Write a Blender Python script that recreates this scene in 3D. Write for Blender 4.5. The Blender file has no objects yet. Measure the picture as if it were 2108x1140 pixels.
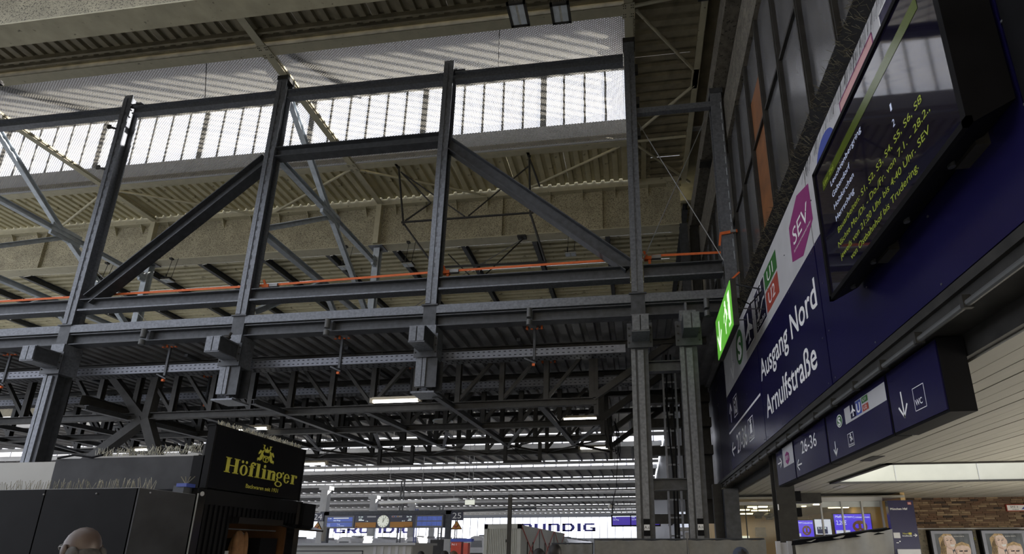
import bpy, bmesh, math, random
from mathutils import Vector, Matrix

random.seed(7)
SC = bpy.context.scene
COL = SC.collection

# ------------------------------------------------------------------ camera
cam_data = bpy.data.cameras.new('camera')
cam = bpy.data.objects.new('camera', cam_data)
COL.objects.link(cam)
cam_data.sensor_fit = 'HORIZONTAL'
cam_data.sensor_width = 36.0
cam_data.lens = 1090.946 / 2108 * 36.0
cam_data.shift_x = (1054 - 1187.132) / 2108
cam_data.shift_y = (830.042 - 570) / 2108
cam_data.clip_end = 1000
yaw, pitch, roll = math.radians(6.6188), math.radians(15.3371), math.radians(-0.1406)
fwd = Vector((-math.sin(yaw) * math.cos(pitch), math.cos(yaw) * math.cos(pitch), math.sin(pitch)))
rgt = Vector((math.cos(yaw), math.sin(yaw), 0))
upv = rgt.cross(fwd)
r2 = rgt * math.cos(roll) + upv * math.sin(roll)
u2 = upv * math.cos(roll) - rgt * math.sin(roll)
cam.matrix_world = Matrix(((r2.x, u2.x, -fwd.x, 0), (r2.y, u2.y, -fwd.y, 0), (r2.z, u2.z, -fwd.z, 1.7), (0, 0, 0, 1)))
SC.camera = cam

# ------------------------------------------------------------------ world, sun, exposure
world = bpy.data.worlds.new('sky')
SC.world = world
world.use_nodes = True
bg = world.node_tree.nodes['Background']
bg.inputs[0].default_value = (0.86, 0.90, 1.0, 1)
bg.inputs[1].default_value = 2.6
sun_data = bpy.data.lights.new('sun', 'SUN')
sun_data.energy = 46.0
sun_data.color = (1.0, 0.93, 0.80)
sun_data.angle = math.radians(0.35)
sun = bpy.data.objects.new('sun', sun_data)
COL.objects.link(sun)
sun.location = (60, 30, 40)
_el = math.radians(14.0)
_d = Vector((-0.943 * math.cos(_el), -0.333 * math.cos(_el), -math.sin(_el)))
sun.rotation_euler = _d.to_track_quat('-Z', 'Y').to_euler()
SC.view_settings.view_transform = 'Standard'
SC.view_settings.look = 'None'
SC.view_settings.exposure = 0.0
SC.view_settings.gamma = 1.0
SC.view_settings.use_curve_mapping = False
SC.cycles.use_denoising = True
SC.cycles.max_bounces = 8
SC.cycles.diffuse_bounces = 4
SC.cycles.glossy_bounces = 3
SC.cycles.transmission_bounces = 4
SC.cycles.transparent_max_bounces = 12
SC.cycles.sample_clamp_indirect = 4.0
SC.cycles.caustics_reflective = False
SC.cycles.caustics_refractive = False


# ------------------------------------------------------------------ helpers
def wloc(o):
    v = Vector((0, 0, 0))
    while o is not None:
        v += o.location
        o = o.parent
    return v


def tag(o, label=None, cat=None, group=None, kind=None):
    if label: o['label'] = label
    if cat: o['category'] = cat
    if group: o['group'] = group
    if kind: o['kind'] = kind
    return o


def thing(name, label, cat, loc=(0, 0, 0), group=None, kind=None):
    o = bpy.data.objects.new(name, None)
    o.empty_display_size = 0.2
    COL.objects.link(o)
    o.location = loc
    return tag(o, label, cat, group, kind)


class MB:
    def __init__(s):
        s.v, s.f, s.m, s.g = [], [], [], []
        s.hold = False

    def add(s, vs, fs, mi=0):
        n = len(s.v)
        s.v += [tuple(p) for p in vs]
        s.f += [tuple(i + n for i in f) for f in fs]
        s.m += [mi] * len(fs)
        k = (s.g[-1] if s.g else 0) + (0 if s.hold and s.g else 1)
        s.g += [k] * len(fs)

    def box(s, x0, y0, z0, x1, y1, z1, mi=0):
        s.add([(x0, y0, z0), (x1, y0, z0), (x1, y1, z0), (x0, y1, z0), (x0, y0, z1), (x1, y0, z1), (x1, y1, z1), (x0, y1, z1)],
              [(0, 3, 2, 1), (4, 5, 6, 7), (0, 1, 5, 4), (1, 2, 6, 5), (2, 3, 7, 6), (3, 0, 4, 7)], mi)

    def extr(s, prof, a, b, up=(0, 0, 1), mi=0):
        a, b = Vector(a), Vector(b)
        d = (b - a).normalized()
        upw = Vector(up)
        sd = d.cross(upw).normalized()
        u = sd.cross(d).normalized()
        n = len(prof)
        vs = [a + sd * p[0] + u * p[1] for p in prof] + [b + sd * p[0] + u * p[1] for p in prof]
        fs = [(i, (i + 1) % n, n + (i + 1) % n, n + i) for i in range(n)]
        fs += [tuple(range(n - 1, -1, -1)), tuple(range(n, 2 * n))]
        s.add(vs, fs, mi)

    def bar(s, a, b, w, h, up=(0, 0, 1), mi=0):
        s.extr([(-w / 2, -h / 2), (w / 2, -h / 2), (w / 2, h / 2), (-w / 2, h / 2)], a, b, up, mi)

    def ibeam(s, a, b, w, h, tf=0.025, tw=0.02, up=(0, 0, 1), mi=0):
        W, H, t = w / 2, h / 2, tw / 2
        s.extr([(-W, -H), (W, -H), (W, -H + tf), (t, -H + tf), (t, H - tf), (W, H - tf), (W, H), (-W, H), (-W, H - tf), (-t, H - tf), (-t, -H + tf), (-W, -H + tf)], a, b, up, mi)

    def chan(s, a, b, w, h, t=0.02, up=(0, 0, 1), mi=0):
        W, H = w / 2, h / 2
        s.extr([(-W, -H), (W, -H), (W, -H + t), (-W + t, -H + t), (-W + t, H - t), (W, H - t), (W, H), (-W, H)], a, b, up, mi)

    def tube(s, a, b, r, n=8, mi=0):
        up = (0, 0, 1) if abs((Vector(b) - Vector(a)).normalized().z) < 0.95 else (0, 1, 0)
        s.extr([(r * math.cos(2 * math.pi * i / n), r * math.sin(2 * math.pi * i / n)) for i in range(n)], a, b, up, mi)

    def path(s, pts, r, n=6, mi=0):
        for i, (a, b) in enumerate(zip(pts, pts[1:])):
            s.hold = i > 0
            s.tube(a, b, r, n, mi)
        s.hold = False

    def poly(s, pts, mi=0):
        s.add(pts, [tuple(range(len(pts)))], mi)

    def prism(s, pts, vec, mi=0):
        n = len(pts)
        v = Vector(vec)
        vs = [Vector(p) for p in pts] + [Vector(p) + v for p in pts]
        fs = [(i, (i + 1) % n, n + (i + 1) % n, n + i) for i in range(n)] + [tuple(range(n - 1, -1, -1)), tuple(range(n, 2 * n))]
        s.add(vs, fs, mi)

    def ball(s, c, rx, ry, rz, nu=10, nv=7, mi=0):
        vs, fs = [], []
        for j in range(1, nv):
            t = math.pi * j / nv
            for i in range(nu):
                p = 2 * math.pi * i / nu
                vs.append((c[0] + rx * math.sin(t) * math.cos(p), c[1] + ry * math.sin(t) * math.sin(p), c[2] + rz * math.cos(t)))
        vs += [(c[0], c[1], c[2] + rz), (c[0], c[1], c[2] - rz)]
        T, B = len(vs) - 2, len(vs) - 1
        for j in range(nv - 2):
            for i in range(nu):
                a = j * nu + i
                b = j * nu + (i + 1) % nu
                fs.append((a, a + nu, b + nu, b))
        for i in range(nu):
            fs.append((T, i, (i + 1) % nu))
            fs.append((B, (nv - 2) * nu + (i + 1) % nu, (nv - 2) * nu + i))
        s.add(vs, fs, mi)

    def build(s, name, mat, parent=None, smooth=False, kind=None, label=None):
        off = wloc(parent)
        me = bpy.data.meshes.new(name)
        me.from_pydata([(x - off.x, y - off.y, z - off.z) for x, y, z in s.v], [], s.f)
        mats = mat if isinstance(mat, (list, tuple)) else [mat]
        for q in mats: me.materials.append(q)
        if len(mats) > 1: me.polygons.foreach_set('material_index', s.m)
        if smooth: me.polygons.foreach_set('use_smooth', [True] * len(me.polygons))
        bm = bmesh.new()
        bm.from_mesh(me)
        bmesh.ops.recalc_face_normals(bm, faces=bm.faces)
        bm.to_mesh(me)
        bm.free()
        me.update()
        o = bpy.data.objects.new(name, me)
        COL.objects.link(o)
        if parent: o.parent = parent
        if kind: o['kind'] = kind
        if label: o['label'] = label
        return o


def split_build(m, name, mat, parent, **kw):
    """every separate piece of the builder becomes a part of its own."""
    ids = sorted(set(m.g))
    if len(ids) <= 1 or kw.get('kind') or len(ids) > 90:
        if len(ids) > 90: kw['kind'] = 'stuff'
        return m.build(name, mat, parent, **kw)
    first = None
    for k in ids:
        q = MB()
        fs = [(f, i) for f, i, g in zip(m.f, m.m, m.g) if g == k]
        used = sorted({v for f, i in fs for v in f})
        ix = {v: n for n, v in enumerate(used)}
        q.v = [m.v[v] for v in used]
        q.f = [tuple(ix[v] for v in f) for f, i in fs]
        q.m = [i for f, i in fs]
        o = q.build(name, mat, parent, **kw)
        first = first or o
    return first


def part(name, mat, parent, fn, joined=False, **kw):
    m = MB()
    fn(m)
    return m.build(name, mat, parent, **kw) if joined else split_build(m, name, mat, parent, **kw)


def pbox(name, mat, parent, *c, **kw):
    m = MB()
    m.box(*c)
    return m.build(name, mat, parent, **kw)


def dup(root, dloc=(0, 0, 0), label=None, group=None):
    r = root.copy()
    COL.objects.link(r)
    r.location = root.location + Vector(dloc)
    if label: r['label'] = label
    if group: r['group'] = group
    for ch in list(root.children):
        c = ch.copy()
        COL.objects.link(c)
        c.parent = r
        for g in list(ch.children):
            e = g.copy()
            COL.objects.link(e)
            e.parent = c
    return r


def inst(o, name, parent, loc):                      # one more piece sharing mesh data
    c = bpy.data.objects.new(name, o.data)
    COL.objects.link(c)
    c.parent = parent
    c.location = loc
    return c


# ------------------------------------------------------------------ materials
def M(name, col, rough=0.55, metal=0.0, var=0.18, scale=3.0, speck=0.0, speck_scale=40.0, speck_col=(0.02, 0.02, 0.018), bump=0.0, emit=0.0, spec=0.5, streak=None):
    m = bpy.data.materials.new(name)
    m.use_nodes = True
    nt = m.node_tree
    N, L = nt.nodes, nt.links
    bs = N['Principled BSDF']
    bs.inputs['Roughness'].default_value = rough
    bs.inputs['Metallic'].default_value = metal
    bs.inputs['Specular IOR Level'].default_value = spec
    tc = N.new('ShaderNodeTexCoord')
    mp = N.new('ShaderNodeMapping')
    L.new(tc.outputs['Object'], mp.inputs['Vector'])
    if streak: mp.inputs['Scale'].default_value = streak
    nz = N.new('ShaderNodeTexNoise')
    nz.inputs['Scale'].default_value = scale
    nz.inputs['Detail'].default_value = 5
    L.new(mp.outputs['Vector'], nz.inputs['Vector'])
    rp = N.new('ShaderNodeValToRGB')
    rp.color_ramp.elements[0].position = 0.3
    rp.color_ramp.elements[1].position = 0.7
    rp.color_ramp.elements[0].color = [max(0, c * (1 - var)) for c in col] + [1]
    rp.color_ramp.elements[1].color = [min(1, c * (1 + var)) for c in col] + [1]
    L.new(nz.outputs['Fac'], rp.inputs['Fac'])
    out = rp.outputs['Color']
    if speck > 0:
        n2 = N.new('ShaderNodeTexNoise')
        n2.inputs['Scale'].default_value = speck_scale
        n2.inputs['Detail'].default_value = 3
        L.new(tc.outputs['Object'], n2.inputs['Vector'])
        r3 = N.new('ShaderNodeValToRGB')
        r3.color_ramp.elements[0].position = 1 - speck - 0.04
        r3.color_ramp.elements[1].position = 1 - speck + 0.04
        L.new(n2.outputs['Fac'], r3.inputs['Fac'])
        mx = N.new('ShaderNodeMixRGB')
        L.new(r3.outputs['Color'], mx.inputs['Fac'])
        L.new(out, mx.inputs['Color1'])
        mx.inputs['Color2'].default_value = (*speck_col, 1)
        out = mx.outputs['Color']
    L.new(out, bs.inputs['Base Color'])
    if emit > 0:
        L.new(out, bs.inputs['Emission Color'])
        bs.inputs['Emission Strength'].default_value = emit
    if bump > 0:
        bp = N.new('ShaderNodeBump')
        bp.inputs['Strength'].default_value = bump
        bp.inputs['Distance'].default_value = 0.02
        L.new(nz.outputs['Fac'], bp.inputs['Height'])
        L.new(bp.outputs['Normal'], bs.inputs['Normal'])
    return m


STEEL = M('galvanised_steel', (0.145, 0.155, 0.175), 0.42, 0.4, 0.25, 14, bump=0.08)
STEELP = M('pale_primed_steel', (0.48, 0.53, 0.58), 0.5, 0.2, 0.15, 5)
STEELD = M('dark_weathered_steel', (0.026, 0.025, 0.023), 0.55, 0.2, 0.35, 5)
STEELM = M('mid_grey_steel', (0.058, 0.062, 0.070), 0.5, 0.3, 0.25, 6)
CREAM = M('cream_paint', (0.45, 0.42, 0.30), 0.6, 0, 0.08, 3, speck=0.30, speck_scale=7, speck_col=(0.16, 0.14, 0.10))
CREAMD = M('sooty_cream_paint', (0.42, 0.385, 0.27), 0.7, 0, 0.2, 1.2, speck=0.46, speck_scale=30, speck_col=(0.17, 0.15, 0.105))
SHEET = M('cream_roof_sheet', (0.54, 0.50, 0.34), 0.6, 0, 0.15, 2, speck=0.34, speck_scale=2.5, speck_col=(0.2, 0.17, 0.1))
SHEETD = M('dark_roof_sheet', (0.15, 0.15, 0.155), 0.5, 0.1, 0.3, 2)
SHEETS = M('sooty_roof_sheet', (0.24, 0.21, 0.14), 0.6, 0, 0.3, 2)
WHITEU = M('white_roof_underside', (0.50, 0.50, 0.50), 0.7, 0, 0.08, 1)
GREYU = M('grey_upstand', (0.42, 0.43, 0.45), 0.7, 0, 0.1, 1)
CONCD = M('dark_concrete', (0.115, 0.105, 0.085), 0.9, 0, 0.35, 5, speck=0.38, speck_scale=16, speck_col=(0.03, 0.028, 0.024), bump=0.2)  # darker copy of the weathered concrete with near-black specks
SHADEDIRT = M('shaded_dirty_girder_paint', (0.27, 0.25, 0.18), 0.7, 0, 0.25, 1.0, speck=0.42, speck_scale=24, speck_col=(0.06, 0.055, 0.04))  # cream web paint darkened to stand in for shade, plus dirt specks
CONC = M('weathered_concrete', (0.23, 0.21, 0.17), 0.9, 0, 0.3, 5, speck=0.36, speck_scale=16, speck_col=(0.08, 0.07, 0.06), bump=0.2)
BLACK = M('black_paint', (0.005, 0.005, 0.006), 0.6, 0, 0.3, 3, spec=0.12)
BLACKG = M('glossy_black_sheet', (0.008, 0.008, 0.009), 0.18, 0, 0.2, 1)
DARKP = M('charcoal_panel', (0.035, 0.036, 0.040), 0.55, 0, 0.4, 2.2, spec=0.25)
NAVY = M('navy_sign_face', (0.010, 0.0085, 0.050), 0.25, 0, 0.08, 1.2)
NAVYD = M('navy_cladding', (0.007, 0.006, 0.024), 0.3, 0.1, 0.2, 1.5)
GREYS = M('grey_sign_band', (0.50, 0.50, 0.52), 0.45, 0, 0.06, 3)
WHITE = M('white_print', (0.85, 0.85, 0.85), 0.5, 0, 0.03, 5)
GREENS = M('transit_green', (0.03, 0.14, 0.03), 0.5, 0, 0.05, 5)
REDS = M('transit_red', (0.35, 0.06, 0.04), 0.5, 0, 0.05, 5)
PURPLE = M('transit_purple', (0.25, 0.03, 0.16), 0.5, 0, 0.05, 5)
BLUEP = M('transit_blue', (0.05, 0.08, 0.35), 0.5, 0, 0.05, 5)
PINK = M('faded_pink_print', (0.62, 0.36, 0.36), 0.5, 0, 0.05, 5)
EXITG = M('lit_exit_green', (0.12, 0.44, 0.045), 0.4, 0, 0.1, 3, emit=0.65)
EXITW = M('lit_exit_white', (0.85, 0.9, 0.75), 0.4, 0, 0.03, 3, emit=0.8)
GOLD = M('yellow_lettering', (0.40, 0.37, 0.05), 0.5, 0, 0.08, 6, emit=0.12)
ORANGE = M('orange_webbing', (0.62, 0.13, 0.03), 0.7, 0, 0.12, 8)
WIRE = M('wire', (0.25, 0.25, 0.25), 0.5, 0.5, 0.1, 5)
SPIKE = M('spike_wire', (0.30, 0.28, 0.20), 0.4, 0.4, 0.25, 30)
PIPE = M('grey_plastic_pipe', (0.075, 0.078, 0.078), 0.4, 0, 0.1, 5)
GALV = M('perforated_galvanised_tray', (0.16, 0.17, 0.20), 0.4, 0.4, 0.15, 8)
TUBEW = M('fluorescent_tube', (1, 0.97, 0.90), 0.5, 0, 0.01, 1, emit=7)
LAMPH = M('lamp_housing', (0.45, 0.40, 0.30), 0.5, 0, 0.1, 5)
FLOODM = M('lamp_glass_dusty', (0.36, 0.36, 0.33), 0.4, 0, 0.2, 14)
PANEL = M('grey_lacquered_panel', (0.42, 0.42, 0.40), 0.5, 0, 0.05, 2)
SLAT = M('off_white_ceiling_slat', (0.36, 0.35, 0.305), 0.55, 0, 0.07, 1.2, streak=(6, 0.5, 6))
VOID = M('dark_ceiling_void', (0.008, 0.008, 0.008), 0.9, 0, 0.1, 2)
LIGHTW = M('white_shaft', (0.46, 0.47, 0.43), 0.6, 0, 0.05, 2, speck=0.26, speck_scale=20, speck_col=(0.4, 0.38, 0.33))
BRICKS = [M('brick_%s' % n, c, 0.85, 0, 0.2, 9) for n, c in (('tan', (0.19, 0.125, 0.075)), ('brown', (0.11, 0.065, 0.04)), ('rust', (0.125, 0.068, 0.04)), ('dark', (0.04, 0.027, 0.02)), ('sand', (0.25, 0.18, 0.11)))]
MORTAR = M('mortar', (0.13, 0.11, 0.08), 0.95, 0, 0.15, 6)
FLOOR = M('stone_floor', (0.46, 0.45, 0.43), 0.5, 0, 0.12, 0.8)
TARP = M('grey_tarpaulin', (0.19, 0.185, 0.165), 0.75, 0, 0.12, 9, bump=0.15)
TARPL = M('pale_plastic_sheet', (0.34, 0.34, 0.325), 0.35, 0, 0.2, 3, bump=0.9)
CONTW = M('light_grey_container', (0.62, 0.62, 0.56), 0.55, 0, 0.05, 2)
REDW = M('red_white_tape', (0.45, 0.09, 0.07), 0.6, 0, 0.1, 8)
SKIN = M('skin', (0.085, 0.058, 0.047), 0.5, 0, 0.1, 12)
HAIRG = M('grey_hair', (0.06, 0.055, 0.05), 0.7, 0, 0.4, 40)
HAIRD = M('dark_hair', (0.012, 0.010, 0.010), 0.6, 0, 0.3, 40)
HAIRB = M('brown_hair', (0.10, 0.06, 0.03), 0.6, 0, 0.4, 30)
CLOTH = M('dark_clothing', (0.015, 0.015, 0.018), 0.9, 0, 0.2, 8)
CLOTHB = M('blue_grey_clothing', (0.05, 0.06, 0.09), 0.9, 0, 0.2, 8)
WARMW = M('warm_shop_wall', (0.55, 0.38, 0.17), 0.7, 0, 0.15, 1)
WARML = M('warm_ceiling_lamp', (1.0, 0.82, 0.45), 0.5, 0, 0.02, 1, emit=9)
SCRB = M('blue_menu_screen', (0.06, 0.03, 0.60), 0.3, 0, 0.08, 3, emit=1.2)
SCRW = M('white_menu_screen', (0.75, 0.80, 0.95), 0.3, 0, 0.08, 3, emit=0.7)
SCRV = M('violet_departure_screen', (0.05, 0.03, 0.32), 0.3, 0, 0.08, 3, emit=0.8)
SCRS = M('slate_blue_display', (0.06, 0.10, 0.36), 0.4, 0, 0.15, 2, emit=0.5)
SCRT = M('display_text_white', (0.8, 0.9, 0.9), 0.4, 0, 0.02, 3, emit=0.8)
PRETZ = M('pretzel_brown', (0.22, 0.09, 0.03), 0.5, 0, 0.4, 9, emit=0.35)
MONG = M('monitor_text_green', (0.22, 0.27, 0.03), 0.4, 0, 0.03, 5, emit=0.32)
MONW = M('monitor_text_white', (0.45, 0.50, 0.65), 0.4, 0, 0.03, 5, emit=0.4)
MONB = M('monitor_bar_green', (0.04, 0.058, 0.005), 0.2, 0, 0.1, 2, emit=0.35)
ORPAN = M('orange_info_panel', (0.50, 0.22, 0.03), 0.5, 0, 0.08, 2)
CLOCKF = M('clock_face_lit', (0.85, 0.87, 0.75), 0.4, 0, 0.03, 3, emit=0.35)
GRUND = M('blue_facade_letter', (0.035, 0.035, 0.22), 0.4, 0, 0.05, 3)
TRAINW = M('white_train_paint', (0.62, 0.63, 0.66), 0.35, 0, 0.08, 1)
REDT = M('red_paint', (0.45, 0.06, 0.03), 0.4, 0, 0.08, 2)
FASC = M('far_hall_fascia', (0.55, 0.56, 0.57), 0.6, 0, 0.12, 0.6)
RIBM = M('far_hall_rib', (0.20, 0.20, 0.21), 0.6, 0, 0.1, 1)
RIBS = M('far_hall_soffit', (0.45, 0.44, 0.42), 0.7, 0, 0.15, 0.5)
JACKET = M('brown_jacket_cloth', (0.26, 0.13, 0.055), 0.9, 0, 0.3, 6)
WOODO = M('orange_wood', (0.09, 0.035, 0.008), 0.6, 0, 0.2, 3)
PANEG = M('dusty_wall_glass', (0.10, 0.10, 0.105), 0.22, 0.2, 0.6, 0.9, streak=(1, 1, 0.45), bump=0.03)
PANEO = M('rusty_board', (0.17, 0.065, 0.02), 0.6, 0, 0.3, 2)


def shader_mix(name, fn):
    m = bpy.data.materials.new(name)
    m.use_nodes = True
    nt = m.node_tree
    nt.nodes.remove(nt.nodes['Principled BSDF'])
    fn(nt.nodes, nt.links, nt.nodes['Material Output'])
    return m


def _glass(N, L, out, tint=(0.92, 0.93, 0.97), body=0.12):
    tr = N.new('ShaderNodeBsdfTransparent')
    tr.inputs[0].default_value = (*tint, 1)
    tl = N.new('ShaderNodeBsdfTranslucent')
    tl.inputs[0].default_value = (0.8, 0.8, 0.82, 1)
    mx = N.new('ShaderNodeMixShader')
    nz = N.new('ShaderNodeTexNoise')
    nz.inputs['Scale'].default_value = 1.5
    tc = N.new('ShaderNodeTexCoord')
    L.new(tc.outputs['Object'], nz.inputs['Vector'])
    ml = N.new('ShaderNodeMath')
    ml.operation = 'MULTIPLY'
    ml.inputs[1].default_value = body * 2
    L.new(nz.outputs['Fac'], ml.inputs[0])
    L.new(ml.outputs[0], mx.inputs[0])
    L.new(tr.outputs[0], mx.inputs[1])
    L.new(tl.outputs[0], mx.inputs[2])
    gl = N.new('ShaderNodeBsdfGlossy')
    gl.inputs['Roughness'].default_value = 0.08
    m2 = N.new('ShaderNodeMixShader')
    m2.inputs[0].default_value = 0.06
    L.new(mx.outputs[0], m2.inputs[1])
    L.new(gl.outputs[0], m2.inputs[2])
    L.new(m2.outputs[0], out.inputs[0])


GLASS = shader_mix('skylight_glass', _glass)
SHOPG = shader_mix('shop_glass', lambda N, L, o: _glass(N, L, o, (0.92, 0.93, 0.93), 0.006))


def _net(N, L, out):                                  # perforated netting: staggered round holes
    tc = N.new('ShaderNodeTexCoord')
    sx = N.new('ShaderNodeSeparateXYZ')
    L.new(tc.outputs['Object'], sx.inputs[0])

    def math_(op, a, b=None):
        q = N.new('ShaderNodeMath')
        q.operation = op
        for i, x in enumerate((a, b)):
            if x is None: continue
            if isinstance(x, (int, float)): q.inputs[i].default_value = x
            else: L.new(x, q.inputs[i])
        return q.outputs[0]
    k = 2 * math.pi / 0.060
    # three plane waves at 60 degrees make a hexagonal lattice of holes
    w = None
    for a in (0, 60, 120):
        ca, sa = math.cos(math.radians(a)) * k, math.sin(math.radians(a)) * k
        t = math_('COSINE', math_('ADD', math_('MULTIPLY', sx.outputs['X'], ca), math_('MULTIPLY', sx.outputs['Y'], sa)))
        w = t if w is None else math_('ADD', w, t)
    nz = N.new('ShaderNodeTexNoise')
    nz.inputs['Scale'].default_value = 0.7
    L.new(tc.outputs['Object'], nz.inputs['Vector'])
    thr = math_('ADD', math_('MULTIPLY', nz.outputs['Fac'], 0.5), -0.62)
    hole = math_('GREATER_THAN', w, thr)
    tr = N.new('ShaderNodeBsdfTransparent')
    df = N.new('ShaderNodeBsdfDiffuse')
    df.inputs[0].default_value = (0.20, 0.20, 0.20, 1)
    tl = N.new('ShaderNodeBsdfTranslucent')
    tl.inputs[0].default_value = (0.42, 0.40, 0.35, 1)
    mx = N.new('ShaderNodeMixShader')
    mx.inputs[0].default_value = 0.45
    L.new(df.outputs[0], mx.inputs[1])
    L.new(tl.outputs[0], mx.inputs[2])
    m2 = N.new('ShaderNodeMixShader')
    L.new(hole, m2.inputs[0])
    L.new(mx.outputs[0], m2.inputs[1])
    L.new(tr.outputs[0], m2.inputs[2])
    L.new(m2.outputs[0], out.inputs[0])


NET = shader_mix('perforated_netting', _net)


# ------------------------------------------------------------------ flat print
_txt = {}


def text_mesh(s, bold=0.0):
    key = (s, bold)
    if key not in _txt:
        cu = bpy.data.curves.new('t', 'FONT')
        cu.body = s
        cu.size = 1.0
        cu.resolution_u = 3
        cu.offset = bold
        o = bpy.data.objects.new('t', cu)
        COL.objects.link(o)
        dg = bpy.context.evaluated_depsgraph_get()
        me = bpy.data.meshes.new_from_object(o.evaluated_get(dg))
        _txt[key] = ([tuple(v.co) for v in me.vertices], [tuple(p.vertices) for p in me.polygons])
        bpy.data.objects.remove(o)
        bpy.data.curves.remove(cu)
        bpy.data.meshes.remove(me)
    return _txt[key]


def text(mb, s, P, uL, uR, base, top, mi=0, bold=0.0):
    """P(u, v) gives the point; the word runs from uL to uR, its capitals from base to top."""
    vs, fs = text_mesh(s, bold)
    hv, _ = text_mesh('H', bold)
    cap = max(v[1] for v in hv) - min(v[1] for v in hv)
    x0, x1 = min(v[0] for v in vs), max(v[0] for v in vs)
    mb.add([P(uL + (uR - uL) * (v[0] - x0) / (x1 - x0), base + (top - base) * v[1] / cap) for v in vs], fs, mi)


def flat(mb, P, pts, mi=0):
    mb.poly([P(u, v) for u, v in pts], mi)


def rect(mb, P, u0, v0, u1, v1, mi=0):
    flat(mb, P, [(u0, v0), (u1, v0), (u1, v1), (u0, v1)], mi)


def oval(mb, P, cu, cv, ru, rv, mi=0, n=28):
    flat(mb, P, [(cu + ru * math.cos(2 * math.pi * i / n), cv + rv * math.sin(2 * math.pi * i / n)) for i in range(n)], mi)


def ring(mb, P, cu, cv, ru, rv, t, mi=0, n=28, a0=0, a1=360):
    for i in range(n):
        a, b = math.radians(a0 + (a1 - a0) * i / n), math.radians(a0 + (a1 - a0) * (i + 1) / n)
        flat(mb, P, [(cu + ru * math.cos(a), cv + rv * math.sin(a)), (cu + ru * math.cos(b), cv + rv * math.sin(b)),
                     (cu + (ru - t) * math.cos(b), cv + (rv - t) * math.sin(b)), (cu + (ru - t) * math.cos(a), cv + (rv - t) * math.sin(a))], mi)


def stroke(mb, P, pts, t, mi=0):
    for (a, b), (c, d) in zip(pts, pts[1:]):
        l = math.hypot(c - a, d - b) or 1
        nx, ny = -(d - b) / l * t / 2, (c - a) / l * t / 2
        ex, ey = (c - a) / l * t / 3, (d - b) / l * t / 3
        flat(mb, P, [(a + nx - ex, b + ny - ey), (c + nx + ex, d + ny + ey), (c - nx + ex, d - ny + ey), (a - nx - ex, b - ny - ey)], mi)


def frame2(mb, P, u0, v0, u1, v1, t, mi=0):
    stroke(mb, P, [(u0, v0), (u1, v0), (u1, v1), (u0, v1), (u0, v0)], t, mi)


def planeX(X):                                        # on a wall facing the hall: u is Y, v is Z
    return lambda u, v: (X, u, v)


def planeY(Y):                                        # facing the camera side: u is X, v is Z
    return lambda u, v: (u, Y, v)


def arrow(mb, P, a, b, head, t, mi=0, asp=1.0):
    """shaft a to b, head at b; head is its arm length, asp stretches it along v."""
    stroke(mb, P, [a, b], t, mi)
    l = math.hypot(b[0] - a[0], b[1] - a[1])
    dx, dy = (b[0] - a[0]) / l, (b[1] - a[1]) / l
    for sgn in (1, -1):
        px, py = -dy * sgn, dx * sgn
        stroke(mb, P, [b, (b[0] - dx * head + px * head * .75, b[1] - dy * head + py * head * .75)], t, mi)


def spikes(name, parent, line, n, h, spread, mat=None, tilt=(0, 0, 0)):
    m = MB()
    a, b = Vector(line[0]), Vector(line[1])
    for i in range(n):
        p = a.lerp(b, (i + random.random()) / n)
        q = p + Vector((random.uniform(-spread, spread), random.uniform(-spread, spread), h * random.uniform(.7, 1.1))) + Vector(tilt)
        m.bar(p, q, 0.004, 0.004, up=(0.3, 0.9, 0.1))
    return m.build(name, mat or SPIKE, parent, kind='stuff')


def corr_prof(n, pitch, d, flat_bottom=True):
    """one trapezoidal sheet of n ribs as an open polyline (offset along, height)."""
    pts = []
    for i in range(n):
        o = i * pitch
        pts += [(o, 0), (o + pitch * .52, 0), (o + pitch * .60, d), (o + pitch * .92, d)]
    pts.append((n * pitch, 0))
    return pts


def sheet_mesh(name, mat, n, pitch, d, length, along):
    pts = corr_prof(n, pitch, d)
    m = MB()
    for (a, h), (b, k) in zip(pts, pts[1:]):
        if along == 'Y':
            m.poly([(a, 0, h), (b, 0, k), (b, length, k), (a, length, h)])
        else:
            m.poly([(0, a, h), (0, b, k), (length, b, k), (length, a, h)])
    o = m.build(name, mat)
    return o


def sheets(root_name, mat, x0, x1, y0, y1, z, along, label, d=0.11, pitch=0.42, n=3):
    root = thing(root_name, label, 'ceiling', (x0, y0, z), kind='structure')
    L = (y1 - y0) if along == 'Y' else (x1 - x0)
    span = (x1 - x0) if along == 'Y' else (y1 - y0)
    first = sheet_mesh('roof_sheet', mat, n, pitch, d, L, along)
    first.parent = root
    k = int(math.ceil(span / (n * pitch)))
    for i in range(1, k):
        o = i * n * pitch
        inst(first, 'roof_sheet', root, (o, 0, 0.004 * (i % 2)) if along == 'Y' else (0, o, 0.004 * (i % 2)))
    return root

# ================================================================== STRUCTURE
fl = MB()
fl.box(-220, -40, -0.3, 120, 420, 0.0)
tag(fl.build('floor', FLOOR), 'pale stone concourse floor', 'floor', kind='structure')

# ---- hall roof over the frame: girders, purlins, sheets, saw-tooth skylight


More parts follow.
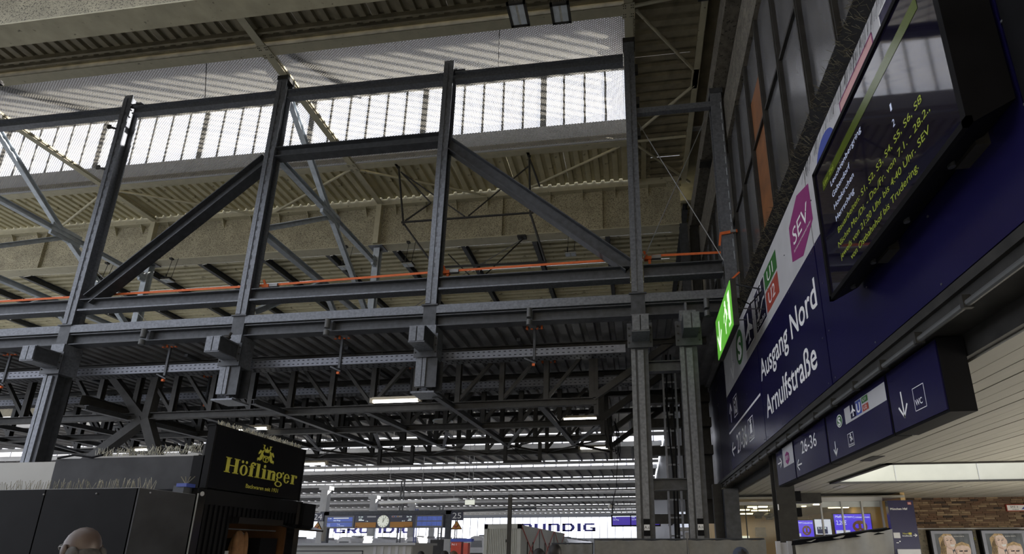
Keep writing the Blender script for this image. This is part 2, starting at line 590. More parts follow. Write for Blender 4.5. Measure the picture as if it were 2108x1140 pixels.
def plate_girder(Y, x0, x1, label, stiff, CREAM=CREAM, CREAMD=CREAMD):
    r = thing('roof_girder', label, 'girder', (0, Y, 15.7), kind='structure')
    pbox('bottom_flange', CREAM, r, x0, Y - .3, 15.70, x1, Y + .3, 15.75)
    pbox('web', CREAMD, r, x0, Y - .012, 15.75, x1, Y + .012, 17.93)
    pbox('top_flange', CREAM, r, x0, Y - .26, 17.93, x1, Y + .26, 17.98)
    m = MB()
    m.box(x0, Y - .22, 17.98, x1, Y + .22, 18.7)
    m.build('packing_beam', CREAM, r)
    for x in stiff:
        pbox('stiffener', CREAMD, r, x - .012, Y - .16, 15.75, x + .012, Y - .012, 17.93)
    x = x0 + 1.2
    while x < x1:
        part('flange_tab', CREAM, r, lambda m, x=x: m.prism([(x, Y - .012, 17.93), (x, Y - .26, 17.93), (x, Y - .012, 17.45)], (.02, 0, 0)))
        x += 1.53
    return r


plate_girder(21.45, -60, 2.3, 'deep sooty cream plate girder beyond the steel frame', [-30.7, -18.2, -6.0, -1.25, 0.1])
plate_girder(9.75, -34, 2.3, 'deep cream plate girder overhead nearest the viewer', [-18.2, -9, -3], M('shaded_girder_paint', (0.33, 0.31, 0.22), 0.65, 0, 0.15, 2, speck=0.3, speck_scale=7, speck_col=(0.10, 0.09, 0.065)), SHADEDIRT)  # near girder: same cream paint, shade put into darker colours


def purlin(Y, label):
    r = thing('roof_purlin', label, 'purlin', (0, Y, 18), kind='structure')
    part('bottom_flange', CREAM, r, lambda m: m.box(-62, Y - .165, 18.0, 0.1, Y + .165, 18.03))
    part('web', SHEETS, r, lambda m: m.box(-62, Y - .01, 18.03, 0.1, Y + .01, 18.42))
    part('top_flange', SHEETS, r, lambda m: m.box(-62, Y - .1, 18.42, 0.1, Y + .1, 18.45))
    return r


P1 = purlin(12.89, 'cream roof beam along the near edge of the netting')
P2 = purlin(18.59, 'cream roof beam along the far edge of the netting')
part('gutter_lip', GREYU, P2, lambda m: m.box(-62, 18.38, 18.03, 0.1, 18.42, 18.12))
part('gutter_ledge', SHEETS, P1, lambda m: (m.box(-62, 12.30, 18.10, 0.1, 12.36, 18.3), m.box(-62, 12.52, 18.14, 0.1, 12.58, 18.3)))
nutm = MB()
for i in range(60):
    x = -30 + i * .51
    nutm.box(x, 18.40, 18.10, x + .03, 18.43, 18.16)
nutm.build('net_clip', STEELD, P2, kind='stuff')

for gx, lab in ((-24.3, 'cream roof cross girder far along on the left side'), (-12.1, 'cream roof cross girder over the second frame column'), (0.17, 'cream roof cross girder at the right end of the netting')):
    g = thing('roof_cross_girder', lab, 'girder', (gx, 15, 18), kind='structure')
    part('bottom_flange', CREAM, g, lambda m: m.box(gx - .14, 10.0, 17.99, gx + .14, 21.2, 18.02))
    part('web', CREAMD, g, lambda m: m.box(gx - .01, 10.0, 18.02, gx + .01, 21.2, 18.22))
    part('edge_lip', CREAMD, g, lambda m: (m.box(gx + .14, 13.1, 18.02, gx + .2, 18.4, 18.1)))
    for y in (12.89, 18.59):
        pl = pbox('splice_plate', CREAM, g, gx - .2, y - .24, 17.965, gx + .2, y + .24, 17.99)
        b = MB()
        for dx in (-.15, -.09, .09, .15):
            for dy in (-.18, -.1, .1, .18):
                b.box(gx + dx - .012, y + dy - .012, 17.95, gx + dx + .012, y + dy + .012, 17.966)
        b.build('rivet', STEELD, pl, kind='stuff')

sheets('ceiling', SHEETS, -37, 0.1, 10.0, 12.7, 18.26, 'Y', 'sooty corrugated roof sheets between the near girder and the netting')
sheets('ceiling', SHEET, -62, 0.1, 18.75, 21.2, 18.26, 'Y', 'cream corrugated roof sheets between the netting and the far girder')
sheets('ceiling', SHEET, -62, 3.2, 21.5, 32.0, 17.16, 'X', 'cream roof sheets with crosswise ribs beyond the far girder')
sheets('ceiling', SHEETS, 0.3, 2.45, 9.8, 21.2, 18.28, 'X', 'sooty corrugated roof sheets beside the right hand wall')
rr = thing('roof_rib', 'dark roof beams running back under the far cream sheets', 'beam', (0, 28, 17), kind='structure')
for i in range(16):
    x = -53.1 + i * 3.735 - .35
    part('rib', STEELM, rr, lambda m: m.ibeam((x, 21.75, 16.97), (x, 32.8, 16.97), .22, .34))
sl = MB()
sl.poly([(-62, 32.9, 11.2), (4.0, 32.9, 11.2), (4.0, 32.9, 17.4), (-62, 32.9, 17.4)])
tag(sl.build('wall_far', SHEETS), 'hidden far wall closing the cream roof', 'wall', kind='structure')

# diagonal roof bracing bars
br = thing('roof_bracing', 'cream diagonal bracing bars under the corrugated roof', 'bracing', (-10, 19, 18), kind='structure')
for a, b in (((-12.1, 18.75), (-6.8, 21.2)), ((-0.3, 18.75), (-5.2, 21.2)), ((-12.3, 18.75), (-17.9, 21.3)), ((-24.1, 18.75), (-18.6, 21.3)), ((-24.5, 18.75), (-30, 21.2)),
             ((.42, 12.95), (2.45, 15.4)), ((2.5, 16.0), (.36, 18.1)), ((.36, 18.7), (2.8, 21.4)), ((.35, 12.8), (2.4, 12.6)), ((.35, 18.55), (2.4, 18.5))):
    part('bracing_bar', CREAM, br, lambda m: m.tube((*a, 18.03), (*b, 18.03), .055, 8))
part('gusset_plate', CREAM, br, lambda m: m.box(2.36, 15.3, 17.98, 2.6, 16.1, 18.0))
eb = thing('roof_edge_beam', 'cream edge beam running along the right wall', 'beam', (2.5, 15, 18), kind='structure')
part('edge_beam_flange', CREAM, eb, lambda m: m.box(2.42, 9.8, 17.98, 2.62, 21.4, 18.02))
part('edge_beam_web', CREAM, eb, lambda m: m.box(2.60, 9.8, 18.02, 2.64, 21.4, 18.6))
part('wind_brace_plate', STEELM, eb, lambda m: m.box(2.3, 12.4, 17.9, 2.7, 12.8, 17.97))

# saw-tooth: net below, upright glazing, sloping white underside
ns = thing('window_1', 'perforated pale netting hung beneath the sawtooth skylight', 'netting', (-12, 15.7, 18.06), kind='structure')
for x0, x1 in ((-62, -24.5), (-24.1, -12.3), (-11.9, 0.02)):
    part('netting_panel', NET, ns, lambda m: m.poly([(x0, 13.0, 18.07), (x1, 13.0, 18.07), (x1, 18.5, 18.07), (x0, 18.5, 18.07)]))
sk = thing('window_2', 'upright skylight panes above the netting', 'skylight', (-12, 18.66, 18.4), kind='structure')
pane0 = None
for i in range(91):
    x = -0.42 + 22.625 - i * .905
    if pane0 is None:
        pane0 = part('pane', GLASS, sk, lambda m: m.box(x - .42, 18.655, 19.24, x + .42, 18.665, 22.0))
    else:
        inst(pane0, 'pane', sk, (x + .42, 0, 0))
mul0 = mulw = None
for i in range(92):
    x = 0.03 + 22.625 - i * .905
    wide = (i - 25) % 6 == 4
    if wide:
        if mulw is None:
            mulw = part('wide_mullion', STEELM, sk, lambda m: m.box(x - .13, 18.60, 19.2, x + .13, 18.72, 22.05)); mwx = x
        else: inst(mulw, 'wide_mullion', sk, (x - mwx, 0, 0))
    else:
        if mul0 is None:
            mul0 = part('mullion', STEELM, sk, lambda m: m.box(x - .045, 18.62, 19.2, x + .045, 18.70, 22.05)); m0x = x
        else: inst(mul0, 'mullion', sk, (x - m0x, 0, 0))
part('upstand', GREYU, sk, lambda m: m.box(-62, 18.58, 18.45, 22.7, 18.74, 19.24))
part('head_rail', STEELM, sk, lambda m: m.box(-62, 18.58, 22.0, 22.7, 18.74, 22.12))
part('sloping_underside', WHITEU, sk, lambda m: m.prism([(-62, 12.6, 18.45), (22.7, 12.6, 18.45), (22.7, 18.75, 22.12), (-62, 18.75, 22.12)], (0, 0, .08)))
part('sloping_rafter', STEELM, sk, lambda m: [m.bar((x, 12.9, 18.5), (x, 18.6, 21.9), .12, .2) for x in (.1, -12.2, -24.4)])
hg = thing('net_hanger', 'thin wire hangers holding up the netting', 'wire', (-9, 13.1, 18), kind='structure')
for x in ((-14.45, -15.2), (-4.02, -4.28)):
    part('hanger_wire', STEELD, hg, lambda m: m.tube((x[0], 13.06, 18.03), (x[1], 14.0, 17.43), .014, 5))

# unseen roof above and behind the viewer, openings shaped to set the light
bk = MB()
bk.box(-62, 6.9, 18.45, 3.4, 9.6, 18.55)
bk.box(-62, -5, 18.45, 3.4, 1.4, 18.55)
bk.box(-62, -16, 18.45, 3.4, -10.5, 18.55)
bk.box(-6, -10.5, 18.45, 3.4, -5, 18.55)
bk.box(2.3, 1.0, 18.55, 3.9, 34.5, 18.66)
bk.box(-5, 1.4, 18.45, 3.4, 6.9, 18.55)
tag(bk.build('ceiling', SHEETS), 'unseen roof strips above and behind the viewer, shaped to limit the light', 'ceiling', kind='structure')
wb = MB()
wb.box(-24, -16.3, 0, 4, -16, 18.4)  # out of view, added to block light from behind
wb2 = MB()
wb2.box(3.3, 24, 0, 3.5, 203, 14.8)
tag(wb2.build('wall_side', STEELM), 'dark side wall of the platform hall', 'wall', kind='structure')
tag(wb.build('light_blocking_wall', CONC), 'unseen wall added behind the viewer to block light', 'wall', kind='structure')

# ---- right wall: concrete beams, glazed band, dark ledge, cladding, soffit
cb = thing('trim_1', 'weathered concrete beams along the top of the right wall', 'beam', (2.9, 12, 15), kind='structure')
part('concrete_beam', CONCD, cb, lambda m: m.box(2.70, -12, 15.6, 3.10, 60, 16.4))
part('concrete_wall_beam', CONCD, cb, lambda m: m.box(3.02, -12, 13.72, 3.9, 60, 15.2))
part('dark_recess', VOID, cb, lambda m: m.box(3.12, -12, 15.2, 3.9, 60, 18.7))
for y in (10.6, 17.0):
    part('beam_bracket', STEELD, cb, lambda m: m.box(2.66, y, 15.52, 3.14, y + .35, 15.62))
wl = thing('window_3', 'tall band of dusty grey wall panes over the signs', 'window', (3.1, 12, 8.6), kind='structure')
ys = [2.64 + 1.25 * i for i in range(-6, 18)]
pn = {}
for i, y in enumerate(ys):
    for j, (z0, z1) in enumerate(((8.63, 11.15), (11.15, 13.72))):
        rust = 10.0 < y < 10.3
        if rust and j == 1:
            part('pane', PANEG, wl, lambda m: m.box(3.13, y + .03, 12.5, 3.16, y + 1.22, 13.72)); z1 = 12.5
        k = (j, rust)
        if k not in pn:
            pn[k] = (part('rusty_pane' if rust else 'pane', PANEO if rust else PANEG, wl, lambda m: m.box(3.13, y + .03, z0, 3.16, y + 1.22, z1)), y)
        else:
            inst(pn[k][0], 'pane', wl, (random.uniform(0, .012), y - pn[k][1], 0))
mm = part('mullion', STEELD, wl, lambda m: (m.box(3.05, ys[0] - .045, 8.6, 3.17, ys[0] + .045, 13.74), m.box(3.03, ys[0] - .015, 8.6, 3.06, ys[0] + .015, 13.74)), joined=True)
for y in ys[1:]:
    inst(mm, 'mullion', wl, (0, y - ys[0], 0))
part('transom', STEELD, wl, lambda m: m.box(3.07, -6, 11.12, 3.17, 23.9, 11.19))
lg = thing('trim_2', 'dark ledge between wall panes and signs', 'ledge', (3.1, 9, 8.3), kind='structure')
part('ledge', BLACK, lg, lambda m: (m.box(2.99, -6, 7.93, 3.12, 23.9, 8.60), m.box(3.0, -6, 8.55, 3.2, 23.9, 8.63)))  # black colour stands in for shade on the ledge
SPIKEL = M('shaded_spike_wire', (0.14, 0.125, 0.08), 0.5, 0.3, 0.3, 30)  # darker copy of the spike wire, shade put into its colour
spm = MB()
for i in range(1300):
    y = random.uniform(3.2, 16.5)
    z = random.uniform(7.98, 8.6)
    p = Vector((2.99, y, z))
    spm.bar(p, p + Vector((random.uniform(-.11, -.03), random.uniform(-.06, .06), random.uniform(-.05, .10))), .0035, .0035, up=(.2, .3, .9))
spm.build('bird_spikes', SPIKEL, lg, kind='stuff')
wc = thing('wall_right', 'dark wall and plain navy cladding on the right side', 'wall', (3.1, 10, 0), kind='structure')
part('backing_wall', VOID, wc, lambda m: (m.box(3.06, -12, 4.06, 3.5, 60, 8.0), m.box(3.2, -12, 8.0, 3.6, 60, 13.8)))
for y0, y1 in ((17.22, 19.3), (19.33, 21.4), (21.43, 23.9)):
    pbox('cladding_panel', NAVYD, wc, 3.0, y0, 4.08, 3.05, y1, 7.9)
pbox('upper_cladding', BLACK, wc, 2.96, -6, 4.08, 3.05, 3.60, 7.9)  # black in place of navy, shadow painted into this panel
m = MB()
for z in (4.4, 5.0, 5.6, 6.2, 6.8, 7.4):
    for y in (17.3, 19.2, 19.45, 21.3, 21.55):
        m.ball((2.995, y, z), .010, .018, .018, 6, 4)
m.build('cladding_fixings', SPIKE, wc, kind='stuff')
so = thing('trim_3', 'dark concrete soffit under the wall signs', 'soffit', (3.2, 10, 3.8), kind='structure')
part('soffit', STEELD, so, lambda m: m.box(3.02, -8, 3.86, 3.55, 24, 4.05))
part('soffit_edge', STEELD, so, lambda m: (m.box(2.97, -8, 3.98, 3.03, 24, 4.08), m.box(3.44, -8, 3.62, 3.52, 24, 3.9)))
lt = MB()
for i in range(30):
    y = 4 + i * .55
    lt.bar((3.50, y, 3.64), (3.50, y + .45, 3.85), .02, .03)
lt.build('lattice_strip', STEELD, so, kind='stuff')
cd = thing('conduit', 'long grey clipped conduit pipe under the navy signs', 'pipe', (3.0, 10, 3.8))
part('pipe', PIPE, cd, lambda m: m.tube((2.99, 2.0, 3.82), (2.99, 23.8, 3.82), .035, 10))
cl0 = part('pipe_clip', STEELD, cd, lambda m: m.box(2.945, 3.0, 3.775, 3.035, 3.05, 3.9))
for i in range(1, 24):
    inst(cl0, 'pipe_clip', cd, (0, i * .86, 0))

# ---- passage beyond the wall: slatted ceiling, shaft, brick wall, shop
pc = thing('ceiling', 'slatted off-white passage ceiling', 'ceiling', (8, 13, 3.6), kind='structure')
x = 3.53
w = .262
i = 0
while x < 16:
    segs = [(-3, 22.6)]
    if x + w > 5.85 and x < 12.5: segs = [(-3, 13.1), (16.85, 22.6)]
    for a, b in segs:
        pbox('ceiling_slat', SLAT, pc, x, a, 3.60 + (.004 if i % 3 else 0), x + w - .016, b, 3.63)
    x += w
    i += 1
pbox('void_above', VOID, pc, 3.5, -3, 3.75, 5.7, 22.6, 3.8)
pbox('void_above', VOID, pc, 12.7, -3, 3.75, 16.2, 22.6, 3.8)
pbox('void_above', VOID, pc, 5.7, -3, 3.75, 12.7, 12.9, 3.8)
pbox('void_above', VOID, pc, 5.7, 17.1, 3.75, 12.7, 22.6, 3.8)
sh = thing('skylight_shaft', 'white rectangular skylight shaft in the slatted ceiling', 'skylight', (9, 15, 3.6), kind='structure')
part('shaft_wall', LIGHTW, sh, lambda m: m.box(5.75, 16.8, 3.62, 12.6, 16.9, 4.8))
part('shaft_wall', LIGHTW, sh, lambda m: m.box(5.72, 13.0, 3.62, 5.82, 16.9, 4.8))
part('shaft_wall', LIGHTW, sh, lambda m: m.box(12.5, 13.0, 3.62, 12.6, 16.9, 4.8))
part('shaft_wall', LIGHTW, sh, lambda m: m.box(5.75, 13.0, 3.62, 12.6, 13.06, 4.8))
part('shaft_frame', STEELD, sh, lambda m: (m.box(5.74, 13.0, 3.57, 5.86, 16.9, 3.62), m.box(5.74, 16.78, 3.57, 12.6, 16.86, 3.62), m.box(5.74, 13.0, 3.57, 12.6, 13.1, 3.62)))
for xx in (7.6, 9.9):
    part('shaft_joint', GREYU, sh, lambda m: m.box(xx, 16.785, 3.62, xx + .02, 16.80, 4.8))
bw = thing('wall_passage', 'narrow tan and brown brick wall at the end of the passage', 'wall', (12, 22.6, 0), kind='structure')
pbox('mortar_bed', MORTAR, bw, 9.3, 22.64, 0, 16.5, 22.9, 3.7)
pbox('plaster_band', CONC, bw, 9.3, 22.58, 0, 16.5, 22.66, 2.40)
pbox('plaster_cap', GREYS, bw, 9.3, 22.55, 2.40, 16.5, 22.66, 2.44)
brick_src = {}
zz = 2.452
row = 0
nb = 0
while zz < 3.60:
    x = 9.5 - random.random() * .4
    while x < 15.6 and nb < 298:
        L = random.choice((.22, .28, .34, .42, .5))
        if x + L > 10.2:
            mt = random.choices(range(5), (4, 4, 2, 1.4, 2))[0]
            k = (L, mt)
            if k not in brick_src:
                brick_src[k] = pbox('brick', BRICKS[mt], bw, 0, 0, 0, L - .012, .05, .066)
                brick_src[k].location = Vector((x, 22.6 + random.uniform(0, .015), zz)) 
                # its mesh is local to the wall root; shift it back to the origin of the brick
                off = wloc(bw)
                for v in brick_src[k].data.vertices: v.co += off
                brick_src[k].location -= off
            else:
                inst(brick_src[k], 'brick', bw, Vector((x, 22.6 + random.uniform(0, .02), zz)) - wloc(bw))
            nb += 1
        x += L
    zz += .0775
    row += 1

pr = MB()  # unseen walls added to keep daylight out of the passage
pr.box(16.2, -8, 2.0, 16.5, 22.9, 4.0)
pr.box(3.5, -8.3, 0, 16.5, -8, 4.0)
pr.box(9.3, 22.9, 0, 40, 23.1, 3.8)
tag(pr.build('passage_blocking_walls', CONC), 'unseen walls added round the passage to limit its daylight', 'wall', kind='structure')
# dark pillars of the passage front
pil = thing('pillar', 'dark steel pillar carrying the soffit beside the shop', 'pillar', (3.35, 13, 0), kind='structure')
part('pillar_shaft', STEELD, pil, lambda m: m.ibeam((3.38, 13.1, 0), (3.38, 13.1, 3.88), .42, .40, .03, .03, up=(0, 1, 0)))
part('service_box', BLACK, pil, lambda m: (m.box(3.6, 12.9, 2.75, 3.72, 13.1, 2.98), m.box(3.6, 12.9, 2.4, 3.7, 13.05, 2.6)))
pbox('bumper', WHITE, pil, 3.17, 12.86, 2.55, 3.19, 12.88, 2.68)
pil2 = thing('pillar', 'broad dark pillar left of the warm lit shop window', 'pillar', (3.1, 19.3, 0), kind='structure')
pbox('pillar_shaft', STEELM, pil2, 2.92, 19.0, 0, 3.42, 19.6, 3.7)
pbox('pillar_shaft', STEELD, pil2, 2.60, 19.3, 0, 2.9, 19.6, 3.9)

# ---- shop behind glass
sp = thing('shop_room', 'warm lit shop interior behind glass', 'shop', (6, 24, 0), kind='structure')
pbox('back_wall', WARMW, sp, 3.2, 31, 0, 9.3, 31.2, 3.6)
pbox('side_wall', WARMW, sp, 9.2, 20.2, 0, 9.35, 31, 3.6)
pbox('left_wall', WARMW, sp, 3.1, 20.2, 0, 3.2, 31, 3.6)
pbox('shop_ceiling', SLAT, sp, 3.2, 20.1, 3.42, 9.3, 31, 3.5)
for (a, b) in ((3.6, 22.0), (4.6, 23.6), (4.2, 25.4), (5.2, 25.9), (3.9, 27.5), (5.0, 28.3), (4.5, 29.6), (7.0, 22.6), (8.2, 24.5)):
    pbox('ceiling_lamp', WARML, sp, a, b, 3.38, a + .8, b + .18, 3.42)
for (a, b) in ((4.4, 21.4), (5.1, 24.6), (6.4, 21.4), (7.6, 21.6), (6.9, 23.7), (8.3, 22.8)):
    part('downlight', WARML, sp, lambda m: m.tube((a, b, 3.39), (a, b, 3.42), .1, 10))
pbox('emergency_sign', EXITW, sp, 5.55, 30.9, 2.12, 5.95, 30.96, 2.36)
pbox('wall_cabinet', STEELM, sp, 6.3, 30.7, 2.3, 6.8, 31, 2.8)
fr = thing('shop_window', 'glazed shop front with white header rail', 'window', (7, 20, 0), kind='structure')
pbox('header_rail', WHITEU, fr, 6.42, 20.0, 3.30, 8.5, 20.12, 3.45)
pbox('header_rail', WHITEU, fr, 3.45, 20.0, 3.20, 5.0, 20.12, 3.32)
for xx in (6.42, 7.12, 7.8, 8.46):
    pbox('glazing_bar', WHITEU, fr, xx - .025, 20.02, 0, xx + .025, 20.1, 3.3)
for xx in (3.47, 3.8, 4.95):
    pbox('glazing_bar', STEELM, fr, xx - .015, 20.02, 0, xx + .015, 20.1, 3.2)
for a, b, t in ((6.45, 7.09, 3.3), (7.15, 7.77, 3.3), (7.83, 8.43, 3.3), (3.5, 3.78, 3.2), (3.82, 4.93, 3.2), (5.0, 6.4, 3.3)):
    pbox('pane', SHOPG, fr, a, 20.05, 0, b, 20.06, t)
pbox('white_blind', WHITE, fr, 6.45, 20.09, 3.10, 8.43, 20.10, 3.3)
pbox('dark_header', STEELD, fr, 5.0, 19.9, 3.25, 6.42, 20.2, 3.6)


def menu(x0, x1, z0, z1, Y, label, kind):
    t = thing('menu_screen', label, 'screen', ((x0 + x1) / 2, Y, z0))
    pbox('screen_case', BLACK, t, x0 - .03, Y + .01, z0 - .03, x1 + .03, Y + .08, z1 + .03)
    P = planeY(Y)
    W, H = x1 - x0, z1 - z0
    pbox('display', SCRW if kind == 'white' else SCRB, t, x0, Y, z0, x1, Y + .012, z1)
    m = MB()
    Q = planeY(Y - .005)
    if kind == 'white':
        rect(m, Q, x0 + W * .1, z0 + H * .05, x0 + W * .75, z0 + H * .5, 2)
        text(m, '2,20€', planeY(Y - .009), x0 + W * .15, x0 + W * .7, z0 + H * .35, z0 + H * .47, 1)
    else:
        text(m, 'Pfefferbrezn', Q, x0 + W * .04, x0 + W * .5, z0 + H * .82, z0 + H * .93, 1)
        text(m, 'Croissantbrezn', Q, x0 + W * .52, x0 + W * .97, z0 + H * .80, z0 + H * .90, 1)
        text(m, '2,20€', Q, x0 + W * .05, x0 + W * .33, z0 + H * .48, z0 + H * .68, 1)
        rect(m, Q, x0 + W * .02, z0 + H * .02, x0 + W * .4, z0 + H * .2, 3)
        cu, cv = x0 + W * .68, z0 + H * .38
        R = planeY(Y - .008)
        ring(m, R, cu, cv, W * .20, H * .30, W * .07, 0)
        ring(m, R, cu - W * .07, cv + H * .02, W * .11, H * .2, W * .05, 0)
        ring(m, R, cu + W * .07, cv + H * .02, W * .11, H * .2, W * .05, 0)
    m.build('menu_print', [PRETZ, SCRT, BLUEP, SCRW], t)
    return t


menu(5.72, 6.52, 2.12, 2.72, 21.5, 'blue pretzel menu screen beside the dark pillar', 'blue')
menu(6.62, 7.2, 2.2, 2.76, 21.6, 'pale menu screen between two blue pretzel screens', 'white')
menu(7.3, 8.62, 2.2, 2.94, 21.5, 'widest blue pretzel menu screen, right of the pale one', 'blue')
for k, (xx, yy) in enumerate(((4.75, 22.5), (5.4, 23.5))):
    t = thing('ceiling_fan_unit', ('round black and silver ceiling unit hanging nearest the shop window', 'silver ceiling unit hanging deeper in the shop')[k], 'fan', (xx, yy, 3.0))
    part('stem', BLACK, t, lambda m: m.tube((xx, yy, 3.1), (xx, yy, 3.42), .02))
    part('body', STEELM, t, lambda m: m.ball((xx, yy, 3.02), .22, .22, .12, 12, 7))
    part('grille', BLACK, t, lambda m: m.tube((xx, yy, 2.86), (xx, yy, 2.92), .14, 12))

# ---- information stele, posters, sign on the brick wall
st = thing('information_stele', 'tall navy information pillar reading München Hbf', 'signpost', (8.8, 19.6, 0))
pbox('stele_body', NAVY, st, 8.44, 19.5, 0, 9.26, 19.7, 3.27)
m = MB()
P = planeY(19.492)
text(m, 'München Hbf', P, 8.49, 9.04, 2.95, 3.02, 0, .01)
rect(m, P, 9.07, 3.12, 9.19, 3.21, 1)
text(m, 'DB', planeY(19.488), 9.09, 9.17, 3.14, 3.19, 0)
rect(m, P, 8.47, 2.02, 8.68, 2.2, 2)
text(m, 'Nord', P, 8.77, 8.95, 2.14, 2.2, 3)
rect(m, P, 8.96, 2.13, 9.05, 2.2, 3)
text(m, 'Arnulfstraße', P, 8.74, 9.05, 2.07, 2.12, 0)
arrow(m, P, (9.10, 2.11), (9.21, 2.11), .06, .016, 0)
rect(m, P, 8.62, 1.9, 8.66, 1.93, 0)
rect(m, P, 8.52, 1.86, 8.6, 1.88, 0)
m.build('lettering', [WHITE, REDS, GREYS, GOLD], st)
pbox('notice_case', GREYS, st, 8.5, 19.44, 1.2, 9.22, 19.5, 1.66)


def poster(x0, x1, label):
    t = thing('poster_case', label, 'poster', ((x0 + x1) / 2, 22.4, 0.6))
    Y = 22.32
    pbox('poster_frame', BLACK, t, x0, Y, 0.6, x1, 22.56, 2.36)
    P = planeY(Y - .006)
    m = MB()
    W = x1 - x0
    rect(m, P, x0 + .05, .66, x1 - .02, 2.33, 0)
    rect(m, planeY(Y - .009), x0 + .17, .8, x1 - .16, 2.22, 1)
    Q = planeY(Y - .013)
    R = planeY(Y - .017)
    S = planeY(Y - .021)
    cx, cz = x0 + .62, 1.88                    # laughing woman, head tilted
    flat(m, Q, [(cx - .26 * 1.3, cz + .18 * .95), (cx - .1 * 1.3, cz + .36 * .95), (cx + .1 * 1.3, cz + .34 * .95), (cx + .2 * 1.3, cz + .1 * .95), (cx - .08 * 1.3, cz - .1 * .95), (cx - .1 * 1.3, cz - .6 * .95), (cx - .3 * 1.3, cz - .65 * .95), (cx - .24 * 1.3, cz - .2 * .95)], 3)
    flat(m, R, [(cx - .13 * 1.3, cz + .2 * .95), (cx, cz + .31 * .95), (cx + .13 * 1.3, cz + .26 * .95), (cx + .2 * 1.3, cz + .06 * .95), (cx + .19 * 1.3, cz - .14 * .95), (cx + .1 * 1.3, cz - .27 * .95), (cx - .02 * 1.3, cz - .22 * .95), (cx - .12 * 1.3, cz - .06 * .95)], 2)
    flat(m, R, [(cx - .08 * 1.3, cz - .15 * .95), (cx + .06 * 1.3, cz - .2 * .95), (cx + .1 * 1.3, cz - .55 * .95), (cx - .12 * 1.3, cz - .55 * .95)], 2)
    flat(m, S, [(cx + .02 * 1.3, cz - .07 * .95), (cx + .16 * 1.3, cz - .05 * .95), (cx + .14 * 1.3, cz - .13 * .95), (cx + .06 * 1.3, cz - .15 * .95)], 4)
    for e in (-.03, .1): flat(m, S, [(cx + e - .035 * 1.3, cz + .1 * .95), (cx + e + .03 * 1.3, cz + .12 * .95), (cx + e + .03 * 1.3, cz + .1 * .95), (cx + e - .03 * 1.3, cz + .08 * .95)], 5)
    flat(m, S, [(cx + .05, cz + .08), (cx + .075, cz + .08), (cx + .105, cz - .02), (cx + .06, cz - .035)], 6)
    flat(m, S, [(cx - .15, cz + .02), (cx - .13, cz + .16), (cx - .10, cz + .02), (cx - .07, cz - .14), (cx + .02, cz - .21), (cx - .03, cz - .21), (cx - .13, cz - .08)], 6)
    for e in (-.04, .13): flat(m, S, [(cx + e - .06, cz + .135), (cx + e, cz + .165), (cx + e + .06, cz + .14), (cx + e, cz + .15)], 3)
    for i in range(6): stroke(m, R, [(cx - .12 - .03 * i, cz + .25 - .05 * i), (cx - .16 - .03 * i, cz - .1 - .03 * i), (cx - .13 - .035 * i, cz - .55)], .012, 5)
    dx, dz = x0 + 1.08, 1.53                    # young man with cropped hair
    flat(m, R, [(dx - .2 * 1.4, dz + .1 * 1.12), (dx - .17 * 1.4, dz + .25 * 1.12), (dx, dz + .33 * 1.12), (dx + .17 * 1.4, dz + .25 * 1.12), (dx + .2 * 1.4, dz + .08 * 1.12), (dx + .17 * 1.4, dz - .2 * 1.12), (dx, dz - .36 * 1.12), (dx - .15 * 1.4, dz - .22 * 1.12)], 2)
    flat(m, S, [(dx - .2 * 1.4, dz + .1 * 1.12), (dx - .17 * 1.4, dz + .27 * 1.12), (dx, dz + .35 * 1.12), (dx + .17 * 1.4, dz + .27 * 1.12), (dx + .2 * 1.4, dz + .1 * 1.12), (dx + .15 * 1.4, dz + .2 * 1.12), (dx, dz + .24 * 1.12), (dx - .15 * 1.4, dz + .2 * 1.12)], 3)
    oval(m, R, dx - .22 * 1.4, dz - .02 * 1.12, .03, .07, 2, 10)
    for e in (-.08, .09): flat(m, S, [(dx + e - .05 * 1.4, dz + .06 * 1.12), (dx + e + .05 * 1.4, dz + .07 * 1.12), (dx + e + .04 * 1.4, dz + .03 * 1.12), (dx + e - .04 * 1.4, dz + .03 * 1.12)], 5)
    flat(m, S, [(dx - .02, dz + .03), (dx + .02, dz + .03), (dx + .05, dz - .12), (dx - .04, dz - .13)], 6)
    flat(m, S, [(dx - .27, dz + .1), (dx - .2, dz + .12), (dx - .21, dz - .1), (dx - .15, dz - .25), (dx - .22, dz - .2)], 6)
    for e in (-.12, .13): flat(m, S, [(dx + e - .08, dz + .10), (dx + e, dz + .125), (dx + e + .08, dz + .10), (dx + e, dz + .10)], 3)
    flat(m, R, [(dx - .35 * 1.4, .8), (dx + .28 * 1.4, .8), (dx + .25 * 1.4, dz - .5 * 1.12), (dx + .08 * 1.4, dz - .3 * 1.12), (dx - .08 * 1.4, dz - .3 * 1.12), (dx - .3 * 1.4, dz - .5 * 1.12)], 5)
    text(m, 'EIGENE WORTE', S, x0 + .42, x0 + .78, 2.1, 2.14, 4)
    text(m, 'EIGENE WERTE', S, x0 + .84, x0 + 1.2, 2.1, 2.14, 4)
    m.build('poster_print', [POSTG, POSTB, SKINP, HAIRP, WHITE, CLOTH, SKINQ], t)
    return t


